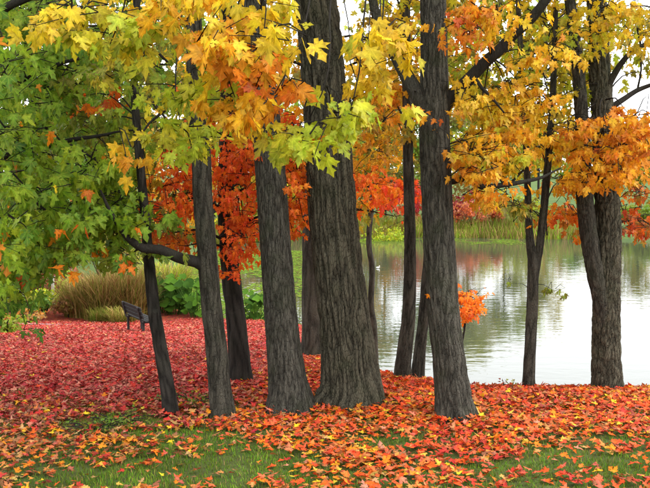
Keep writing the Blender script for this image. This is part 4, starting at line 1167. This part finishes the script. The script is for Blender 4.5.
shrub('low yellow green bush in the garden bed left of the tan grass', 42, 30, .9, .9, pal(lime=.5, olive=.4, gold=.1), 500)
shrub('bushy green shrub behind the tan grass', 72, 32, 1.6, .8, pal(lime=.4, mid=.4, olive=.2), 500)
shrub('dark green low shrub near the bed edge', 33, 28.5, .8, .7, pal(dgreen=.5, green=.5), 400)
shrub('reddish brown shrub in the garden bed', 55, 33, 1.5, 1.0, pal(maroon=.4, brown=.4, red=.2), 600)
shrub('purplish brown low shrub in front of the bed', 68, 29, .8, .8, pal(brown=.5, pink=.2, olive=.3), 400)
shrub('rusty orange low plants beside the path', 20, 27.2, .45, .9, pal(brown=.5, orange=.4, tan=.1), 400, .12)
shrub('dark red shrub behind the grey post', 66, 38, 3.0, .9, pal(redor=.5, crimson=.3, pink=.2), 500)
shrub('pale grey green willow bush behind the tan grass', 98, 42, 3.2, 1.6, pal(olive=.5, lime=.2, tan=.3), 900, .18)
shrub('pale grey green willow bush beyond the thin trunk', 132, 42, 3.0, 1.6, pal(olive=.5, lime=.2, tan=.3), 900, .18)
shrub('yellow green leafy bush at the left edge of the red slope', 3, 19.0, .45, .5, pal(mid=.6, olive=.4), 250, .10)
shrub('low brownish undergrowth at the end of the path', 2, 29, .9, 1.0, pal(brown=.4, olive=.5, dgreen=.1), 500)

# plants with huge round leaves by the shore
def butterbur(px, d, label, n=34, h=1.25, spread=.75):
    q = at_depth(px, d); q.z = max(q.z, WATER_Z - .05)
    r_ = thing('large_leaf_plant', label, 'plant', q)
    wd = Wood()
    for i in range(n):
        a_ = random.uniform(0, 6.28); rr = spread * math.sqrt(random.random()); hh = h * random.uniform(.12, 1)
        c = Vector((math.cos(a_) * rr, math.sin(a_) * rr, hh))
        wd.add(tube([q + Vector((c.x * .3, c.y * .3, -.05)), q + Vector((c.x * .7, c.y * .7, hh * .6)), q + c], [.012, .01, .008], 4, .3))
        k = 14; R0 = random.uniform(.10, .20)
        nrm = Vector((c.x * .5 + random.uniform(-.3, .3), c.y * .5 - .45 + random.uniform(-.2, .2), .8)).normalized()
        u_ = nrm.orthogonal().normalized(); v_ = nrm.cross(u_)
        VV = [c]
        for j in range(k):
            th = 2 * math.pi * j / k
            rj = R0 * (1 + .08 * math.sin(5 * th) + random.uniform(-.05, .05)) * (.75 if j == 0 else 1)
            VV.append(c + rj * (math.cos(th) * u_ + math.sin(th) * v_) + nrm * (.05 * math.cos(2 * th) - .03))
        FF = [(0, 1 + j, 1 + (j + 1) % k) for j in range(k)]
        cc = pick(pal(green=.7, dgreen=.3), 1)[0] * .55
        mesh_obj('leaf', VV, FF, M['grass'], r_, np.tile(cc, (k + 1, 1)), smooth=True)
    wd.build('stalks', M['grass'], r_, q, 'stuff', (.06, .12, .02))
for (px, d, lab) in [(160, 30.0, 'big round leaved green plant between the bench and the slim trunk'), (172, 29.6, 'bushy big leaved green plant in the middle of the shore bed'), (186, 29.8, 'big leaved green plant just left of the slim trunk'),
                     (197, 29.0, 'lush big leaved plant behind the slim trunk'), (250, 28.2, 'big leaved green plant seen between the red maple and the grey trunk'), (259, 28.0, 'low big leaved plant close to the grey trunk by the water'),
                     (180, 31.4, 'tall big leaved plant at the back of the shore bed'), (166, 31.5, 'pale big leaved plant at the back near the tall grass')]:
    butterbur(px, d, lab)

# slim post in the garden bed
q = at_depth(51, 31)
po = thing('post', 'slim pale grey post standing in the garden bed', 'post', q)
bm_obj('shaft', boxm(0, 0, .55, .09, .09, 1.2), 'post', po)
bm_obj('cap', boxm(0, 0, 1.18, .13, .13, .05), 'post', po)


# ================================================================== ON THE POND
nd = 190000
x, y = rng.uniform(-22, 16, nd), rng.uniform(24, 72, nd)
m1 = vnoise(x * .25, y * .12, 21) * .6 + vnoise(x * .9, y * .4, 22) * .4
w1 = np.clip(1.0 - .35 * (x + 2.5), 0, 1) * (y < 60)
w2 = np.exp(-((y - (far_shore(x) - 4.5)) / 2.5) ** 2) * (x > 2) * (x < 18)
keep = (rng.random(nd) < np.clip((m1 - .30) * 4, 0, 1) * np.maximum(w1, w2)) & (y > shore(x)) & (y < far_shore(x) - .3)
x, y = x[keep], y[keep]; k = len(x)
th = np.arange(6) * math.pi / 3
rr = rng.uniform(.03, .11, k)
V = np.stack([x[:, None] + rr[:, None] * np.cos(th) * rng.uniform(.7, 1.3, (k, 6)), y[:, None] + rr[:, None] * np.sin(th) * rng.uniform(.7, 1.3, (k, 6)),
              np.full((k, 6), WATER_Z + .008) + rng.uniform(0, .012, (k, 1))], -1).reshape(-1, 3)
F = np.arange(k * 6).reshape(-1, 6)
o = mesh_obj('duckweed', V, F, M['grass'], None, np.repeat(pick(pal(mid=.4, green=.3, olive=.4), k) * .75, 6, 0))
tag(o, 'green duckweed scum floating on the pond', 'duckweed', kind='stuff')

# small white bird on the water
q = P(378, 267, 48); q.z = WATER_Z
bird_scale = .5
bird = thing('duck', 'small white bird swimming on the pond beyond the thin sapling', 'bird', q)
V, F = tube([(-.22, 0, .10), (-.14, 0, .09), (0, 0, .09), (.10, 0, .11), (.14, 0, .17), (.145, 0, .24), (.16, 0, .29), (.20, 0, .29)], [.02, .07, .10, .085, .05, .035, .045, .02], 10, .02)
bird.scale = (bird_scale,) * 3
mesh_obj('body', V, F, M['white'], bird, smooth=True)
V, F = tube([(.20, 0, .288), (.25, 0, .28)], [.014, .006], 6, .02); mesh_obj('beak', V, F, M['beak'], bird, smooth=True)

# ================================================================== FAR BANK
nr = 9000
x = rng.uniform(-12, 22, nr); y = far_shore(x) + rng.uniform(-1.0, 3.5, nr)
z = np.maximum(height(x, y), WATER_Z - .2)
hh = rng.uniform(.5, 1.5, nr) * (.6 + .8 * vnoise(x * .5, y * .5, 31)); ww = rng.uniform(.025, .05, nr)
ln = rng.normal(size=(nr, 2)) * .32
V = np.stack([np.stack([x - ww, y, z], 1), np.stack([x + ww, y, z], 1), np.stack([x + ww * .6 + ln[:, 0] * .4, y + ln[:, 1] * .4, z + hh * .6], 1), np.stack([x - ww * .6 + ln[:, 0] * .4, y + ln[:, 1] * .4, z + hh * .6], 1), np.stack([x + ln[:, 0], y + ln[:, 1], z + hh], 1)], 1).reshape(-1, 3)
o5 = (np.arange(nr) * 5)[:, None]
F = np.concatenate([o5 + [0, 1, 2], o5 + [0, 2, 3], o5 + [3, 2, 4]])
o = mesh_obj('reeds', V, F, M['grass'], None, np.repeat(pick(pal(olive=.45, mid=.25, tan=.3), nr) * (.5 + .7 * vnoise(x * .8, y * .6, 77))[:, None], 5, 0))
tag(o, 'yellow green reeds lining the far shore of the pond', 'reeds', kind='stuff')

def far_tree(label, px, d, h, cr, palette, n=3800, size=.40, cb=.3, tr=.14, name='far_tree', group=None):
    q = at_depth(px, d)
    r_ = thing(name, label, 'tree', q, group)
    wd, lw = Wood(), Wood()
    lean = random.uniform(-.4, .4)
    top = q + Vector((lean, 0, h * .9))
    wd.add(tube([q - Vector((0, 0, .3)), q + Vector((lean * .2, 0, h * .3)), q + Vector((lean * .6, 0, h * .6)), top], [tr * 1.15, tr, tr * .6, tr * .2], 8, .6))
    nb = 16
    C_ = np.stack([rng.normal(size=nb) * cr * .5, rng.normal(size=nb) * cr * .5, h * rng.uniform(cb + .08, .94, nb)], 1)
    for c in C_[:10]:
        s_ = q + Vector((lean * .5, 0, max(h * cb * .8, c[2] * .65)))
        lw.add(tube([s_, (s_ + q + Vector(c)) * .5 + Vector((0, 0, .2)), q + Vector(c)], [tr * .4, tr * .25, tr * .1], 5, .8))
    wd.build('trunk', M['dark'], r_, q)
    lw.build('limbs', M['dark'], r_, q, 'stuff')
    k = rng.integers(0, nb, n)
    qd = rng.normal(size=(n, 3)); qd /= np.linalg.norm(qd, axis=1, keepdims=True)
    sc_ = rng.uniform(.55, 1.0, nb)[k][:, None]
    pos = C_[k] + qd * np.array([cr * .45, cr * .45, h * .13]) * sc_ * rng.uniform(.3, 1.1, (n, 1))
    tone = pick(palette, nb)
    col = tone[k] * .55 + pick(palette, n) * .45
    nor = qd + rng.normal(size=(n, 3)) * .5 + [0, 0, .4]
    bake('crown', pos + np.array(q), frames(rng.normal(size=(n, 3)), nor), size * rng.uniform(.6, 1.2, n), col, 'lo', 'leaf', r_, q)
    return r_
GY = pal(olive=.4, lime=.3, yellow=.3); GO = pal(gold=.4, orange=.3, olive=.3); GG = pal(green=.4, mid=.3, olive=.3)
far = [(-40, 48, 11, 3.6, GG, 'tall green tree'), (20, 55, 12, 3.8, GY, 'yellow green tree'), (75, 50, 11, 3.4, GG, 'bushy green tree'), (125, 56, 12, 3.6, GO, 'golden olive tree'), (175, 78, 13, 4.4, GY, 'tall yellowing tree'),
       (215, 84, 13, 4.6, GO, 'orange tinted tree'), (262, 80, 12, 4.4, GY, 'pale green tree'), (300, 88, 13, 4.8, GG, 'tall dark green tree'), (345, 84, 12.5, 4.6, GO, 'golden tree'), (385, 86, 13, 4.6, GG, 'tall olive green tree'),
       (425, 82, 12, 4.4, pal(brown=.3, green=.4, olive=.3), 'brownish green tree'), (468, 92, 13, 3.8, GY, 'tall thin crowned yellow tree'), (505, 100, 13, 3.6, pal(olive=.5, lime=.3, mid=.2), 'tall olive tree'), (538, 108, 12, 3.2, GY, 'light yellow tree')]
for (px, d, h, cr_, p_, lab) in far:
    where = 'behind the garden bed' if px < 150 else 'across the pond'
    spot = {-40: 'past the left end', 20: 'above the low yellow bush', 75: 'above the grey post', 125: 'above the willow bushes', 175: 'seen past the low limb', 215: 'seen beside the slim trunk', 262: 'seen past the red maple', 300: 'seen beside the thickest trunk',
            345: 'hidden mostly by the thickest trunk', 385: 'seen between sapling and slender stems', 425: 'seen behind the twin stems', 468: 'seen right of the forked maple', 505: 'seen above the reeds', 538: 'seen between the slender stems'}[px]
    far_tree(f'{lab} {where} {spot}', px, d, h, cr_, p_, cb=.02 if px < 440 else .34)
far_tree('small bare stemmed tree on the far lawn right of the double trunk', 640, 92, 6.5, 2.0, pal(olive=.5, lime=.3, gold=.2), 1200, .4, .45, .16)
far_tree('small round tree on the far lawn beside the double trunk', 575, 120, 6.0, 2.4, GG, 1200, .45, .3)
far_tree('distant round tree at the right end of the far lawn', 690, 110, 7.0, 2.6, GO, 1200, .45, .3)
far_tree('low spreading tree on the far lawn behind the double trunk', 612, 135, 6.0, 2.8, GG, 1200, .5, .25)
for (px, d, h, rx, p_, lab) in [(463, 79, 3.6, 1.6, pal(magenta=.8, crimson=.2), 'magenta leaved bush on the far bank beside the forked maple'), (472, 76.5, 2.8, 1.8, pal(pink=.6, redor=.25, orange=.15), 'salmon pink bush on the far bank above the reeds'), (500, 76, 2.2, .9, pal(redor=.5, pink=.5), 'small rusty bush in the reeds'),
                                (487, 82, 4.5, 2.0, GY, 'yellow green bush behind the salmon bush'), (520, 80, 3.4, 2.0, pal(olive=.5, lime=.4, tan=.1), 'olive bush behind the reeds'), (408, 78, 4.8, 1.6, pal(magenta=.6, redor=.4), 'crimson bush seen between the slender stems'), (645, 77, 2.4, 1.6, GG, 'low green bush on the far shore right of the double trunk'),
                                (560, 80, 1.8, 1.8, GG, 'low dark bush on the far shore between the slender tree and double trunk'), (628, 84, 1.6, 1.4, pal(olive=.6, mid=.4), 'low olive bush on the far lawn'), (330, 72, 3.0, 2.2, GO, 'rusty bush on the far bank behind the thickest trunk'), (270, 70, 3.0, 2.2, pal(orange=.4, olive=.4, lime=.2), 'orange olive bush on the far bank left of the thickest trunk'), (240, 69, 2.6, 2.0, GY, 'pale bush on the far bank behind the red maple'),
                                (372, 71, 3.4, 2.0, pal(lime=.6, mid=.3, yellow=.1), 'bright lime bush on the far shore behind the crooked sapling'), (392, 71, 3.6, 2.2, pal(lime=.65, mid=.2, yellow=.15), 'bright lime bush on the far shore left of the slender stems')]:
    shrub(lab, px, d, h, rx, p_, 700, .30)

# wooded rise far behind the lawn
n = 30000
x = rng.uniform(-150, 150, n); y = 165 + rng.uniform(0, 25, n) + 10 * np.sin(x * .03)
hh = 4.5 + 6.5 * vnoise(x * .09, y * .05, 51) + 2.5 * vnoise(x * .4, y * .2, 52)
pos = np.stack([x, y, height(x, y) + hh * rng.uniform(0, 1, n) ** .7], 1)
tone = vnoise(x * .15, y * .1, 53)[:, None]
col = (pick(GG, n) * (1 - tone) + pick(GO, n) * tone) * .8
o = bake('distant_wood', pos, frames(rng.normal(size=(n, 3)), rng.normal(size=(n, 3)) + [0, -1, .4]), rng.uniform(.7, 1.5, n), col, 'lo', 'leaf', None, (0, 0, 0))
tag(o, 'distant belt of green and yellowing woodland beyond the far lawn', 'woodland', kind='stuff')
print('TRIS', sum(len(m_.loop_triangles) if m_.loop_triangles else sum(len(p.vertices) - 2 for p in m_.polygons) for m_ in bpy.data.meshes))
